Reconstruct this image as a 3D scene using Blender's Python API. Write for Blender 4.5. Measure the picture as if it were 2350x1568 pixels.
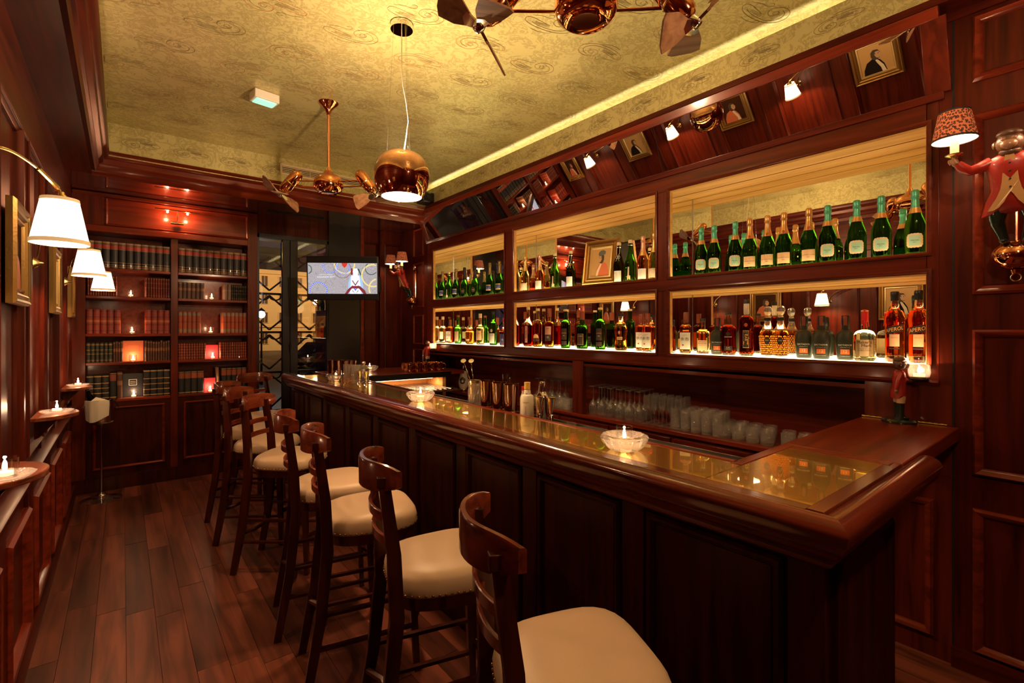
import bpy, math, random
from mathutils import Vector, Matrix
random.seed(7)
D=bpy.data; PI=math.pi
for o in list(D.objects): D.objects.remove(o)
sc=bpy.context.scene; COL=sc.collection

# ---------------- camera, world, exposure ----------------
YAW=math.atan2(894,1113)
cd=D.cameras.new('camera'); cd.sensor_width=36; cd.lens=1113/2350*36
cd.shift_y=-27/2350; cd.clip_start=.02; cd.clip_end=400
cam=D.objects.new('camera',cd); COL.objects.link(cam)
cam.location=(0,0,1.55); cam.rotation_euler=(PI/2,0,-YAW); sc.camera=cam
w=D.worlds.new('night_sky'); sc.world=w; w.use_nodes=True
w.node_tree.nodes['Background'].inputs[0].default_value=(.22,.15,.24,1)
w.node_tree.nodes['Background'].inputs[1].default_value=.12
sc.view_settings.view_transform='Standard'; sc.view_settings.look='None'
sc.view_settings.exposure=0.12; sc.view_settings.gamma=1; sc.view_settings.use_curve_mapping=False
WARM=(1,.56,.27); WARM2=(1,.60,.30)

def light(name,typ,loc,power,color=WARM,size=.05,rot=None,size_y=None,spot=None,blend=.5):
    l=D.lights.new(name,typ); l.energy=power; l.color=color
    if typ=='AREA':
        l.size=size
        if size_y: l.shape='RECTANGLE'; l.size_y=size_y
    else: l.shadow_soft_size=size
    if typ=='SPOT': l.spot_size=spot or 1.5; l.spot_blend=blend
    o=D.objects.new(name,l); COL.objects.link(o); o.location=loc
    if rot: o.rotation_euler=rot
    return o

# ---------------- materials ----------------
def newmat(name):
    m=D.materials.new(name); m.use_nodes=True; nt=m.node_tree
    return m,nt,nt.nodes,nt.links,nt.nodes['Principled BSDF']
def pm(name,c,rough=.5,metal=0,emit=None,es=0,trans=0,ior=1.5,coat=0,alpha=1,spec=None,bump=0,bscale=60):
    m,nt,N,L,P=newmat(name)
    P.inputs['Base Color'].default_value=(*c,1); P.inputs['Roughness'].default_value=rough
    P.inputs['Metallic'].default_value=metal; P.inputs['IOR'].default_value=ior
    P.inputs['Transmission Weight'].default_value=trans
    P.inputs['Coat Weight'].default_value=coat; P.inputs['Coat Roughness'].default_value=.08
    if spec is not None: P.inputs['Specular IOR Level'].default_value=spec
    if emit: P.inputs['Emission Color'].default_value=(*emit,1); P.inputs['Emission Strength'].default_value=es
    if bump:
        t=N.new('ShaderNodeTexNoise'); t.inputs['Scale'].default_value=bscale
        tc=N.new('ShaderNodeTexCoord'); L.new(tc.outputs['Object'],t.inputs['Vector'])
        b=N.new('ShaderNodeBump'); b.inputs['Strength'].default_value=bump; b.inputs['Distance'].default_value=.002
        L.new(t.outputs[0],b.inputs['Height']); L.new(b.outputs[0],P.inputs['Normal'])
    return m
def curve3(P,k=6):
    out=[]; n=len(P)
    for i in range(n-1):
        a,b,c,d=P[max(i-1,0)],P[i],P[i+1],P[min(i+2,n-1)]
        for j in range(k):
            t=j/k; out.append(tuple(.5*(2*b[q]+(c[q]-a[q])*t+(2*a[q]-5*b[q]+4*c[q]-d[q])*t*t+(3*b[q]-a[q]-3*c[q]+d[q])*t**3) for q in range(3)))
    return out+[P[-1]]
def ramp(N,stops):
    r=N.new('ShaderNodeValToRGB'); e=r.color_ramp.elements
    while len(e)<len(stops): e.new(.5)
    for i,(p,c) in enumerate(stops):
        e[i].position=p; e[i].color=(*c,1) if len(c)==3 else c
    return r
def wood(name,dark,lightc,axis='z',rough=.3,coat=.4,scale=1.0,var=0.0,crough=.12,spec=.28):
    m,nt,N,L,P=newmat(name)
    tc=N.new('ShaderNodeTexCoord'); mp=N.new('ShaderNodeMapping')
    s=[26*scale]*3; s['xyz'.index(axis)]=1.6*scale
    mp.inputs['Scale'].default_value=s
    oi=N.new('ShaderNodeObjectInfo'); va=N.new('ShaderNodeVectorMath'); va.operation='ADD'
    cb=N.new('ShaderNodeCombineXYZ'); mu=N.new('ShaderNodeMath'); mu.operation='MULTIPLY'; mu.inputs[1].default_value=37
    L.new(oi.outputs['Random'],mu.inputs[0])
    for i in range(3): L.new(mu.outputs[0],cb.inputs[i])
    L.new(tc.outputs['Object'],mp.inputs[0]); L.new(mp.outputs[0],va.inputs[0]); L.new(cb.outputs[0],va.inputs[1])
    n=N.new('ShaderNodeTexNoise'); n.inputs['Scale'].default_value=1; n.inputs['Detail'].default_value=6; n.inputs['Distortion'].default_value=.6
    L.new(va.outputs[0],n.inputs['Vector'])
    r=ramp(N,[(.30,dark),(.62,lightc)]); L.new(n.outputs[0],r.inputs[0])
    out=r.outputs[0]
    if var:
        hs=N.new('ShaderNodeHueSaturation'); mr=N.new('ShaderNodeMapRange')
        mr.inputs['To Min'].default_value=1-var; mr.inputs['To Max'].default_value=1+var
        L.new(oi.outputs['Random'],mr.inputs[0]); L.new(mr.outputs[0],hs.inputs['Value']); L.new(out,hs.inputs['Color']); out=hs.outputs[0]
    L.new(out,P.inputs['Base Color'])
    P.inputs['Roughness'].default_value=rough; P.inputs['Coat Weight'].default_value=coat; P.inputs['Coat Roughness'].default_value=crough; P.inputs['Specular IOR Level'].default_value=spec; P.inputs['Specular Tint'].default_value=(1,.62,.45,1)
    b=N.new('ShaderNodeBump'); b.inputs['Strength'].default_value=.06; b.inputs['Distance'].default_value=.002
    L.new(n.outputs[0],b.inputs['Height']); L.new(b.outputs[0],P.inputs['Normal'])
    return m
def thin_glass(name,tint=(1,1,1),rough=.0,ior=1.5,bump=0,bscale=200):
    m,nt,N,L,P=newmat(name); N.remove(P)
    tr=N.new('ShaderNodeBsdfTransparent'); tr.inputs[0].default_value=(*tint,1)
    gl=N.new('ShaderNodeBsdfGlossy'); gl.inputs['Roughness'].default_value=rough
    fr=N.new('ShaderNodeLayerWeight'); fr.inputs[0].default_value=.5
    pw=N.new('ShaderNodeMath'); pw.operation='POWER'; pw.inputs[1].default_value=3.2
    mr=N.new('ShaderNodeMapRange'); mr.inputs['To Min'].default_value=.12; mr.inputs['To Max'].default_value=.9
    L.new(fr.outputs['Facing'],pw.inputs[0]); L.new(pw.outputs[0],mr.inputs[0])
    mx=N.new('ShaderNodeMixShader')
    L.new(mr.outputs[0],mx.inputs[0]); L.new(tr.outputs[0],mx.inputs[1]); L.new(gl.outputs[0],mx.inputs[2])
    L.new(mx.outputs[0],N['Material Output'].inputs[0])
    if bump:
        t=N.new('ShaderNodeTexVoronoi'); t.inputs['Scale'].default_value=bscale
        tc=N.new('ShaderNodeTexCoord'); L.new(tc.outputs['Object'],t.inputs['Vector'])
        b=N.new('ShaderNodeBump'); b.inputs['Strength'].default_value=bump; b.inputs['Distance'].default_value=.004
        L.new(t.outputs[0],b.inputs['Height']); L.new(b.outputs[0],gl.inputs['Normal']); L.new(b.outputs[0],fr.inputs['Normal'])
    return m
def glass(name,c,ior=1.5,rough=0):
    m,nt,N,L,P=newmat(name); N.remove(P)
    g=N.new('ShaderNodeBsdfGlass'); g.inputs['Color'].default_value=(*c,1); g.inputs['IOR'].default_value=ior; g.inputs['Roughness'].default_value=rough
    L.new(g.outputs[0],N['Material Output'].inputs[0]); return m

M={}
DK=(.026,.0026,.0012); LT=(.085,.0088,.0030)
M['maho']=wood('mahogany_vertical',DK,LT,'z',.34,.06,1,0,.3,.3)
M['mahoy']=wood('mahogany_lengthwise',DK,LT,'y',.36,.06,1,0,.3,.25)
M['mahox']=wood('mahogany_crosswise',DK,LT,'x')
M['red']=wood('mahogany_bright',(.09,.010,.004),(.22,.028,.009),'y',.28,.3)
M['redx']=wood('mahogany_bright_crosswise',(.09,.010,.004),(.20,.025,.008),'x',.30,.3)
M['cab']=wood('cabinet_wood',(.05,.0058,.0026),(.13,.0160,.0055),'y',.32,.3)
M['cabz']=wood('cabinet_wood_upright',(.05,.0058,.0026),(.13,.0160,.0055),'z',.32,.3)
M['nose']=wood('armrest_wood',(.045,.0065,.003),(.14,.020,.008),'y',.22,.8,1.0)
M['nosex']=wood('armrest_wood_crosswise',(.045,.0065,.003),(.14,.020,.008),'x',.22,.8,1.0)
M['bar']=wood('bar_front_wood',(.014,.0018,.0008),(.045,.0055,.0020),'z',.4,.04,1,0,.3,.18)
M['soff']=wood('lacquered_soffit_wood',(.03,.007,.005),(.055,.013,.008),'x',.10,1.0,.6,0,.03,.7)
M['floor']=wood('floor_oak',(.048,.0125,.007),(.165,.045,.025),'y',.40,.08,.7,.38,.25)
M['stool']=wood('stool_wood',(.016,.0030,.0018),(.055,.0090,.0038),'z',.28,.7)
M['stoolr']=wood('stool_rail_wood',(.07,.011,.005),(.20,.034,.012),'y',.26,.7)
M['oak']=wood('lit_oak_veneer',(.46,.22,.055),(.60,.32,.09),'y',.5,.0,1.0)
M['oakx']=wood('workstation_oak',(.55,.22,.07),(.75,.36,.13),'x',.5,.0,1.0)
M['tab']=wood('tabletop_wood',(.10,.020,.009),(.28,.065,.025),'y',.3,.5)
M['mirror']=pm('mirror',(.93,.92,.88),.0,1)
def gildtop():
    m,nt,N,L,P=newmat('gilded_glass_countertop')
    P.inputs['Base Color'].default_value=(.95,.70,.20,1); P.inputs['Metallic'].default_value=1; P.inputs['Roughness'].default_value=.24
    g=N.new('ShaderNodeBsdfGlossy'); g.inputs[0].default_value=(.95,.80,.42,1); g.inputs['Roughness'].default_value=.02
    mx=N.new('ShaderNodeMixShader'); mx.inputs[0].default_value=.42
    L.new(P.outputs[0],mx.inputs[1]); L.new(g.outputs[0],mx.inputs[2]); L.new(mx.outputs[0],N['Material Output'].inputs[0]); return m
M['brasstop']=gildtop()
M['gilt']=pm('gilt_frame',(.40,.22,.06),.36,.85,bump=.3,bscale=90)
M['giltlt']=pm('pale_gilt',(.75,.55,.25),.35,.6,bump=.4,bscale=160)
M['brass']=pm('aged_brass',(.62,.42,.16),.25,1)
M['copper']=pm('polished_copper',(.88,.38,.18),.08,1)
M['rose']=pm('rose_gold_mirror',(.80,.45,.30),.03,1)
M['chrome']=pm('chrome',(.80,.78,.76),.07,1)
M['steel']=pm('brushed_steel',(.55,.53,.50),.22,1)
M['black']=pm('black_metal',(.012,.010,.010),.35,.3)
M['rubber']=pm('black_rubber',(.010,.010,.010),.6)
M['blackw']=pm('black_window_wood',(.012,.008,.006),.35)
M['cream']=pm('cream_leather',(.56,.38,.24),.45,bump=.15,bscale=200)
M['white']=pm('white_plastic',(.75,.68,.58),.4)
M['ivory']=pm('ivory_ceramic',(.72,.60,.46),.2,coat=.6)
M['cord']=pm('white_cord',(.85,.75,.7),.5)
M['linen']=pm('linen_napkin',(.70,.60,.46),.9,bump=.3,bscale=300)
M['paperw']=pm('white_label_paper',(.82,.78,.68),.6)
M['papert']=pm('tan_label_paper',(.72,.52,.30),.6)
M['papero']=pm('apricot_label_paper',(.80,.48,.24),.6)
M['mint']=pm('mint_label_paper',(.38,.62,.42),.6)
M['blue']=pm('blue_label_paper',(.05,.06,.20),.5)
M['dklabel']=pm('dark_brown_label',(.045,.022,.014),.5)
M['orange']=pm('orange_label',(.75,.16,.03),.5)
M['ink']=pm('ink',(.03,.015,.01),.7)
M['inkred']=pm('red_ink',(.45,.08,.03),.7)
M['inkpale']=pm('pale_ink',(.80,.70,.55),.6)
M['inkgold']=pm('orange_gold_ink',(.95,.50,.14),.5)
M['foilt']=pm('turquoise_foil',(.10,.42,.26),.35,.5,bump=.5,bscale=260)
M['foilo']=pm('copper_gold_foil',(.72,.36,.12),.3,.7,bump=.3,bscale=200)
M['foilg']=pm('gold_foil',(.80,.55,.22),.25,.9,bump=.6,bscale=260)
M['foilp']=pm('pink_foil',(.80,.42,.28),.3,.6,bump=.4,bscale=220)
M['foilk']=pm('black_foil',(.02,.018,.015),.3,.4,bump=.4,bscale=220)
M['foild']=pm('olive_gold_foil',(.30,.22,.08),.35,.7,bump=.4,bscale=220)
M['wax_red']=pm('red_sealing_wax',(.62,.02,.02),.25,coat=.7)
M['capk']=pm('black_cap',(.012,.012,.012),.35)
M['cork']=pm('cork_cap',(.70,.52,.28),.7)
M['capgreen']=pm('green_cap',(.03,.20,.04),.4)
M['capr']=pm('brown_cap_seal',(.25,.05,.02),.35)
M['g_green']=glass('green_bottle_glass',(.28,.56,.12))
M['g_dkgreen']=glass('dark_green_bottle_glass',(.20,.42,.09))
M['g_olive']=glass('olive_bottle_glass',(.22,.20,.06))
M['g_ltgreen']=glass('pale_green_bottle_glass',(.40,.85,.30),1.45)
M['g_clear']=glass('clear_bottle_glass',(.97,.95,.88),1.45)
M['l_amber']=glass('amber_spirit',(.93,.56,.19),1.36)
M['l_deep']=glass('deep_amber_spirit',(.86,.46,.15),1.36)
M['l_dark']=glass('dark_rum',(.58,.17,.05),1.36)
M['l_pale']=glass('pale_straw_spirit',(.98,.88,.56),1.36)
M['l_rose']=glass('rose_wine',(.98,.55,.34),1.36)
M['l_orange']=glass('orange_aperitif',(1,.42,.15),1.36)
M['l_red']=glass('red_liqueur',(.70,.08,.04),1.36)
M['matte']=pm('matte_smoked_glass',(.018,.020,.006),.5,coat=.1)
M['tglass']=thin_glass('clear_glassware')
M['cut']=thin_glass('cut_glassware',(.97,.95,.94),.05,1.6,.9,150)
M['crystal']=glass('crystal',(1,.98,.96),1.5)
def sparkle(m,f):
    nt=m.node_tree; N=nt.nodes; L=nt.links; o=N['Material Output']; src=o.inputs[0].links[0].from_socket
    tl=N.new('ShaderNodeBsdfTranslucent'); tl.inputs[0].default_value=(.95,.9,.86,1); df=N.new('ShaderNodeBsdfDiffuse'); df.inputs[0].default_value=(.95,.9,.86,1); ad=N.new('ShaderNodeMixShader'); L.new(tl.outputs[0],ad.inputs[1]); L.new(df.outputs[0],ad.inputs[2])
    mx=N.new('ShaderNodeMixShader'); mx.inputs[0].default_value=f; L.new(src,mx.inputs[1]); L.new(ad.outputs[0],mx.inputs[2]); L.new(mx.outputs[0],o.inputs[0])
M['stem']=thin_glass('stemware_glass'); sparkle(M['stem'],.06); sparkle(M['cut'],.13); sparkle(M['crystal'],.09)
M['pane']=thin_glass('window_pane',(.93,.93,.95))
M['wax']=pm('candle_wax',(.9,.7,.45),.5,emit=(1,.55,.25),es=1.3)
M['flame']=pm('candle_flame',(1,.8,.5),.5,emit=(1,.78,.52),es=120)
M['shade']=pm('lit_fabric_shade',(.9,.8,.6),.8,emit=(1,.86,.62),es=4.0)
M['shadetrim']=pm('shade_trim',(.75,.50,.25),.7,emit=(1,.6,.25),es=.45)
M['shadein']=pm('shade_lining',(1,.95,.85),.8,emit=(1,.86,.62),es=5)
M['panel']=pm('lit_shelf_panel',(1,.95,.75),.5,emit=(1,.80,.40),es=4.6)
M['led']=pm('led_strip',(1,.95,.7),.5,emit=(1,.88,.58),es=10)
M['led2']=pm('dim_led_strip',(1,.95,.7),.5,emit=(1,.78,.36),es=9)
M['bulb']=pm('lamp_diffuser',(1,.95,.9),.5,emit=(1,.84,.66),es=14)
M['greenlamp']=pm('emergency_lamp_lens',(.3,.9,.6),.4,emit=(.35,1,.62),es=1.0)
M['vent']=pm('vent_enamel',(.66,.50,.28),.5)
M['dark']=pm('dark_void',(.004,.003,.003),.8)
# leopard print shade
def leopard():
    m,nt,N,L,P=newmat('leopard_print_shade')
    tc=N.new('ShaderNodeTexCoord'); sp=N.new('ShaderNodeSeparateXYZ'); L.new(tc.outputs['Object'],sp.inputs[0])
    at=N.new('ShaderNodeMath'); at.operation='ARCTAN2'; L.new(sp.outputs[1],at.inputs[0]); L.new(sp.outputs[0],at.inputs[1])
    mu=N.new('ShaderNodeMath'); mu.operation='MULTIPLY'; mu.inputs[1].default_value=.068; L.new(at.outputs[0],mu.inputs[0])
    cb=N.new('ShaderNodeCombineXYZ'); L.new(mu.outputs[0],cb.inputs[0]); L.new(sp.outputs[2],cb.inputs[1])
    nz=N.new('ShaderNodeTexNoise'); nz.inputs['Scale'].default_value=130; L.new(cb.outputs[0],nz.inputs['Vector'])
    v=N.new('ShaderNodeTexVoronoi'); v.inputs['Scale'].default_value=88; v.voronoi_dimensions='2D'; v.inputs['Randomness'].default_value=.75; L.new(cb.outputs[0],v.inputs['Vector'])
    ad=N.new('ShaderNodeMath'); ad.operation='MULTIPLY_ADD'; ad.inputs[1].default_value=.55
    L.new(nz.outputs[0],ad.inputs[0]); L.new(v.outputs['Distance'],ad.inputs[2])
    o=(.62,.15,.05); k=(.010,.006,.004)
    r=ramp(N,[(.0,(.30,.07,.025)),(.40,(.30,.07,.025)),(.44,k),(.62,k),(.67,o),(1,o)]); L.new(ad.outputs[0],r.inputs[0])
    L.new(r.outputs[0],P.inputs['Base Color']); L.new(r.outputs[0],P.inputs['Emission Color']); P.inputs['Emission Strength'].default_value=.26
    P.inputs['Roughness'].default_value=.8; return m
M['leopard']=leopard()
# gold wallpaper
def wallpaper():
    m,nt,N,L,P=newmat('gold_damask_wallpaper')
    tc=N.new('ShaderNodeTexCoord')
    a=N.new('ShaderNodeTexNoise'); a.inputs['Scale'].default_value=3.2; a.inputs['Detail'].default_value=3; a.inputs['Distortion'].default_value=1.2
    b=N.new('ShaderNodeTexNoise'); b.inputs['Scale'].default_value=13; b.inputs['Detail'].default_value=5; b.inputs['Distortion'].default_value=2.2; b.inputs['Roughness'].default_value=.62
    for t in (a,b): L.new(tc.outputs['Object'],t.inputs['Vector'])
    ad=N.new('ShaderNodeMath'); ad.operation='MULTIPLY_ADD'; ad.inputs[1].default_value=.75
    L.new(a.outputs[0],ad.inputs[0]); L.new(b.outputs[0],ad.inputs[2])
    r=ramp(N,[(.82,(.60,.52,.22)),(.86,(.47,.39,.15)),(.93,(.44,.36,.14)),(.965,(.60,.52,.22))]); L.new(ad.outputs[0],r.inputs[0])
    L.new(r.outputs[0],P.inputs['Base Color']); P.inputs['Metallic'].default_value=.35; P.inputs['Roughness'].default_value=.36
    wv=N.new('ShaderNodeTexNoise'); wv.inputs['Scale'].default_value=2.5
    L.new(tc.outputs['Object'],wv.inputs['Vector'])
    bp=N.new('ShaderNodeBump'); bp.inputs['Strength'].default_value=.25; bp.inputs['Distance'].default_value=.02
    L.new(wv.outputs[0],bp.inputs['Height']); L.new(bp.outputs[0],P.inputs['Normal'])
    return m
M['gold']=wallpaper()
M['paisley']=pm('paisley_ink_brown',(.20,.135,.05),.5)
M['paisleyr']=pm('paisley_ink_red',(.42,.17,.06),.5)
def book_mat(name,base,bands,rough=.45):
    # bands: (z0,z1,colour) in generated height; printed / blocked leather
    m,nt,N,L,P=newmat(name)
    tc=N.new('ShaderNodeTexCoord'); sp=N.new('ShaderNodeSeparateXYZ'); L.new(tc.outputs['Generated'],sp.inputs[0])
    st=[(0,base)]
    for z0,z1,c in bands: st+=[(z0,c),(z1,base)]
    r=ramp(N,st); r.color_ramp.interpolation='CONSTANT'; L.new(sp.outputs[2],r.inputs[0])
    oi=N.new('ShaderNodeObjectInfo'); mr=N.new('ShaderNodeMapRange'); mr.inputs['To Min'].default_value=.8; mr.inputs['To Max'].default_value=1.2
    hs=N.new('ShaderNodeHueSaturation'); L.new(oi.outputs['Random'],mr.inputs[0]); L.new(mr.outputs[0],hs.inputs['Value']); L.new(r.outputs[0],hs.inputs['Color'])
    L.new(hs.outputs[0],P.inputs['Base Color']); P.inputs['Roughness'].default_value=rough; P.inputs['Coat Weight'].default_value=.2
    return m
G=(.45,.26,.08)
M['bk_black']=book_mat('black_book_red_title_band',(.016,.011,.010),[(.03,.10,(.20,.11,.04)),(.13,.15,G),(.22,.235,G),(.72,.735,G),(.75,.88,(.50,.055,.03)),(.895,.91,G),(.93,1,(.40,.24,.12))])
M['bk_thinred']=book_mat('thin_red_book',(.20,.028,.012),[(.08,.1,G),(.48,.5,G),(.70,.76,(.35,.10,.04)),(.93,.95,G)])
M['bk_red']=book_mat('red_leather_book',(.30,.030,.012),[(.10,.13,(.12,.01,.005)),(.36,.39,(.12,.01,.005)),(.47,.57,(.50,.12,.03)),(.68,.71,(.12,.01,.005)),(.93,.95,(.12,.01,.005))])
M['bk_orange']=book_mat('orange_red_book_grey_bands',(.42,.075,.022),[(.06,.2,(.30,.19,.12)),(.5,.56,(.3,.04,.02)),(.82,.95,(.28,.20,.14))])
M['bk_green']=book_mat('dark_green_book',(.022,.022,.012),[(.06,.14,(.16,.09,.03)),(.42,.44,G),(.62,.64,G),(.86,.93,(.22,.13,.04))])
M['bk_brown']=book_mat('worn_brown_book',(.10,.038,.020),[(.5,.66,(.28,.11,.04)),(.92,.94,G)])
M['bk_tan']=book_mat('pale_tan_book',(.24,.13,.08),[(.55,.65,(.36,.2,.1))])
M['bk_plaid']=book_mat('small_red_gilt_book',(.24,.028,.014),[(.1,.13,G),(.27,.3,G),(.44,.47,G),(.61,.64,G),(.78,.81,G),(.93,.95,G)])
M['bk_blackgilt']=book_mat('black_gilt_book',(.018,.014,.010),[(.05,.08,G),(.25,.28,G),(.45,.48,G),(.65,.68,G),(.93,.97,G)])
M['bk_halforange']=book_mat('black_book_orange_title',(.016,.014,.012),[(.04,.08,G),(.68,.92,(.30,.065,.018)),(.95,.97,G)])
M['cov_orange']=pm('orange_book_cover',(.55,.12,.03),.5)
M['cov_red']=pm('crimson_book_cover',(.50,.02,.03),.5)
M['cov_black']=pm('black_book_cover',(.012,.010,.010),.4)
M['coat']=pm('red_painted_coat',(.34,.018,.008),.35,coat=.15,bump=.3,bscale=40)
M['vest']=pm('tan_painted_waistcoat',(.55,.28,.10),.35,coat=.4)
M['fur']=pm('brown_painted_fur',(.11,.045,.02),.4,coat=.3,bump=.8,bscale=120)
M['face']=pm('pale_painted_muzzle',(.30,.13,.06),.35,coat=.4,bump=.3)
M['breech']=pm('cream_painted_breeches',(.62,.38,.20),.4,coat=.3)
M['boot']=pm('dark_green_painted_trousers',(.012,.020,.012),.2,coat=.8)
# ---------------- mesh helpers ----------------
class MB:
    def __init__(s): s.v=[]; s.f=[]
    def add(s,vs,fs):
        n=len(s.v); s.v+=[tuple(p) for p in vs]; s.f+=[tuple(i+n for i in f) for f in fs]; return s
    def box(s,x0,x1,y0,y1,z0,z1):
        x0,x1=sorted((x0,x1)); y0,y1=sorted((y0,y1)); z0,z1=sorted((z0,z1))
        return s.add([(x0,y0,z0),(x1,y0,z0),(x1,y1,z0),(x0,y1,z0),(x0,y0,z1),(x1,y0,z1),(x1,y1,z1),(x0,y1,z1)],
              [(0,3,2,1),(4,5,6,7),(0,1,5,4),(1,2,6,5),(2,3,7,6),(3,0,4,7)])
    def rings(s,R,cap=True,closed=False):
        n=len(R[0]); vs=[p for r in R for p in r]; fs=[]
        m=len(R)
        for i in range(m if closed else m-1):
            for j in range(n):
                a=i*n+j; b=i*n+(j+1)%n; c=((i+1)%m)*n+(j+1)%n; d=((i+1)%m)*n+j
                fs.append((a,b,c,d))
        if cap and not closed: fs+= [tuple(range(n))[::-1], tuple((m-1)*n+j for j in range(n))]
        return s.add(vs,fs)
    def lathe(s,prof,n=24,c=(0,0,0),sx=1,sy=1,mod=None,axis=None):
        vs=[];fs=[];idx=[]
        for r,z in prof:
            if r<1e-6: idx.append([len(vs)]); vs.append((0,0,z))
            else:
                row=[]
                for j in range(n):
                    a=2*PI*j/n; q=r*(mod(a,z) if mod else 1); row.append(len(vs)); vs.append((q*math.cos(a)*sx,q*math.sin(a)*sy,z))
                idx.append(row)
        for A,B in zip(idx,idx[1:]):
            if len(A)==1 and len(B)==1: continue
            for j in range(n):
                k=(j+1)%n
                if len(A)==1: fs.append((A[0],B[k],B[j]))
                elif len(B)==1: fs.append((A[j],A[k],B[0]))
                else: fs.append((A[j],A[k],B[k],B[j]))
        if axis is not None:
            q=Vector((0,0,1)).rotation_difference(Vector(axis)); vs=[q@Vector(p) for p in vs]
        vs=[(p[0]+c[0],p[1]+c[1],p[2]+c[2]) for p in vs]
        return s.add(vs,fs)
    def ball(s,c,r,n=12,m=8):
        if not hasattr(r,'__len__'): r=(r,r,r)
        pr=[(math.sin(PI*i/m),-math.cos(PI*i/m)) for i in range(m+1)]
        t=MB().lathe(pr,n)
        return s.add([(p[0]*r[0]+c[0],p[1]*r[1]+c[1],p[2]*r[2]+c[2]) for p in t.v],t.f)
    def tube(s,pts,r,n=8,closed=False,flat=None,up=None):
        pts=[Vector(p) for p in pts]; m=len(pts); R=[]; prev=None
        for i,p in enumerate(pts):
            if closed: t=pts[(i+1)%m]-pts[i-1]
            else: t=pts[min(i+1,m-1)]-pts[max(i-1,0)]
            t.normalize()
            if up is not None: u=Vector(up)
            elif prev is None: u=Vector((0,0,1)) if abs(t.z)<.9 else Vector((1,0,0))
            else: u=prev
            a=u-t*u.dot(t); a.normalize(); b=t.cross(a); prev=a
            rr=r[i] if hasattr(r,'__len__') else r
            ra,rb=(rr,rr) if flat is None else (rr*flat[0],rr*flat[1])
            off=PI/4 if n==4 else 0
            R.append([p+a*math.cos(2*PI*j/n+off)*ra+b*math.sin(2*PI*j/n+off)*rb for j in range(n)])
        return s.rings(R,True,closed)
    def prism(s,poly,a,b,axis='z'):
        n=len(poly)
        def P(u,v,w): return {'z':(u,v,w),'x':(w,u,v),'y':(u,w,v)}[axis]
        vs=[P(u,v,a) for u,v in poly]+[P(u,v,b) for u,v in poly]
        return s.add(vs,[tuple(range(n))[::-1],tuple(range(n,2*n))]+[(i,(i+1)%n,n+(i+1)%n,n+i) for i in range(n)])
    def frame(s,a0,a1,b0,b1,prof,mp):
        # mitred rectangular frame; prof=(inset,height)
        R=[]
        for d,h in prof: R.append([mp(a0+d,b0+d,h),mp(a1-d,b0+d,h),mp(a1-d,b1-d,h),mp(a0+d,b1-d,h)])
        return s.rings(R,False)
    def xf(s,M4):
        s.v=[tuple(M4@Vector(p)) for p in s.v]; return s
    def merge(s,o): return s.add(o.v,o.f)
from collections import OrderedDict
def tag(o,label=None,cat=None,group=None,kind=None):
    if label: o['label']=label
    if cat: o['category']=cat
    if group: o['group']=group
    if kind: o['kind']=kind
    return o
def obj(name,mb,mat,parent=None,smooth=35,bevel=0,loc=None,label=None,kind=None):
    me=D.meshes.new(name); me.from_pydata(mb.v,[],mb.f); me.validate(); me.update()
    import bmesh
    bm=bmesh.new(); bm.from_mesh(me); bmesh.ops.recalc_face_normals(bm,faces=bm.faces); bm.to_mesh(me); bm.free()
    me.materials.append(M[mat] if isinstance(mat,str) else mat)
    if smooth:
        for p in me.polygons: p.use_smooth=True
        me.set_sharp_from_angle(angle=math.radians(smooth))
    o=D.objects.new(name,me); COL.objects.link(o)
    if parent: o.parent=parent
    if loc: o.location=loc
    if bevel:
        b=o.modifiers.new('bevel','BEVEL'); b.width=bevel; b.segments=2; b.limit_method='ANGLE'
    if label: o['label']=label
    if kind: o['kind']=kind
    return o
def thing(name,label,cat,loc=(0,0,0),rz=0,group=None,kind=None):
    o=D.objects.new(name,None); COL.objects.link(o); o.empty_display_size=.05
    o.location=loc; o.rotation_euler=(0,0,rz); return tag(o,label,cat,group,kind)
def dup(root,loc,rz=0,label=None,group=None):
    r=root.copy(); COL.objects.link(r); r.location=loc; r.rotation_euler=(0,0,rz)
    if label: r['label']=label
    if group: r['group']=group
    for ch in list(root.children):
        c=ch.copy(); COL.objects.link(c); c.parent=r
        for g in list(ch.children):
            d=g.copy(); COL.objects.link(d); d.parent=c
    return r
def struct(name,mb,mat,bevel=0,smooth=35):
    return tag(obj(name,mb,mat,None,smooth,bevel),kind='structure')
_txt={}
def txt(s,size,mat,parent,fn,name='lettering',align='CENTER',ext=0):
    # flat lettering mapped through fn(x,y)->local xyz
    if s not in _txt:
        c=D.curves.new('t','FONT'); c.body=s; c.align_x='CENTER'; c.align_y='CENTER'; c.resolution_u=2
        o=D.objects.new('t',c); COL.objects.link(o)
        dg=bpy.context.evaluated_depsgraph_get(); me=D.meshes.new_from_object(o.evaluated_get(dg))
        _txt[s]=([tuple(v.co) for v in me.vertices],[tuple(p.vertices) for p in me.polygons])
        D.objects.remove(o); D.curves.remove(c); D.meshes.remove(me)
    vs,fs=_txt[s]
    me=D.meshes.new(name); me.from_pydata([fn(v[0]*size,v[1]*size) for v in vs],[],fs); me.update()
    me.materials.append(M[mat]); o=D.objects.new(name,me); COL.objects.link(o)
    if parent: o.parent=parent
    return o
ORD=['first','second','third','fourth','fifth','sixth','seventh','eighth','ninth','tenth','eleventh','twelfth','thirteenth','fourteenth','fifteenth','sixteenth']
def arc(c,r,a0,a1,n,z=0):
    return [(c[0]+r*math.cos(a0+(a1-a0)*i/n),c[1]+r*math.sin(a0+(a1-a0)*i/n),z) for i in range(n+1)]
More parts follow.
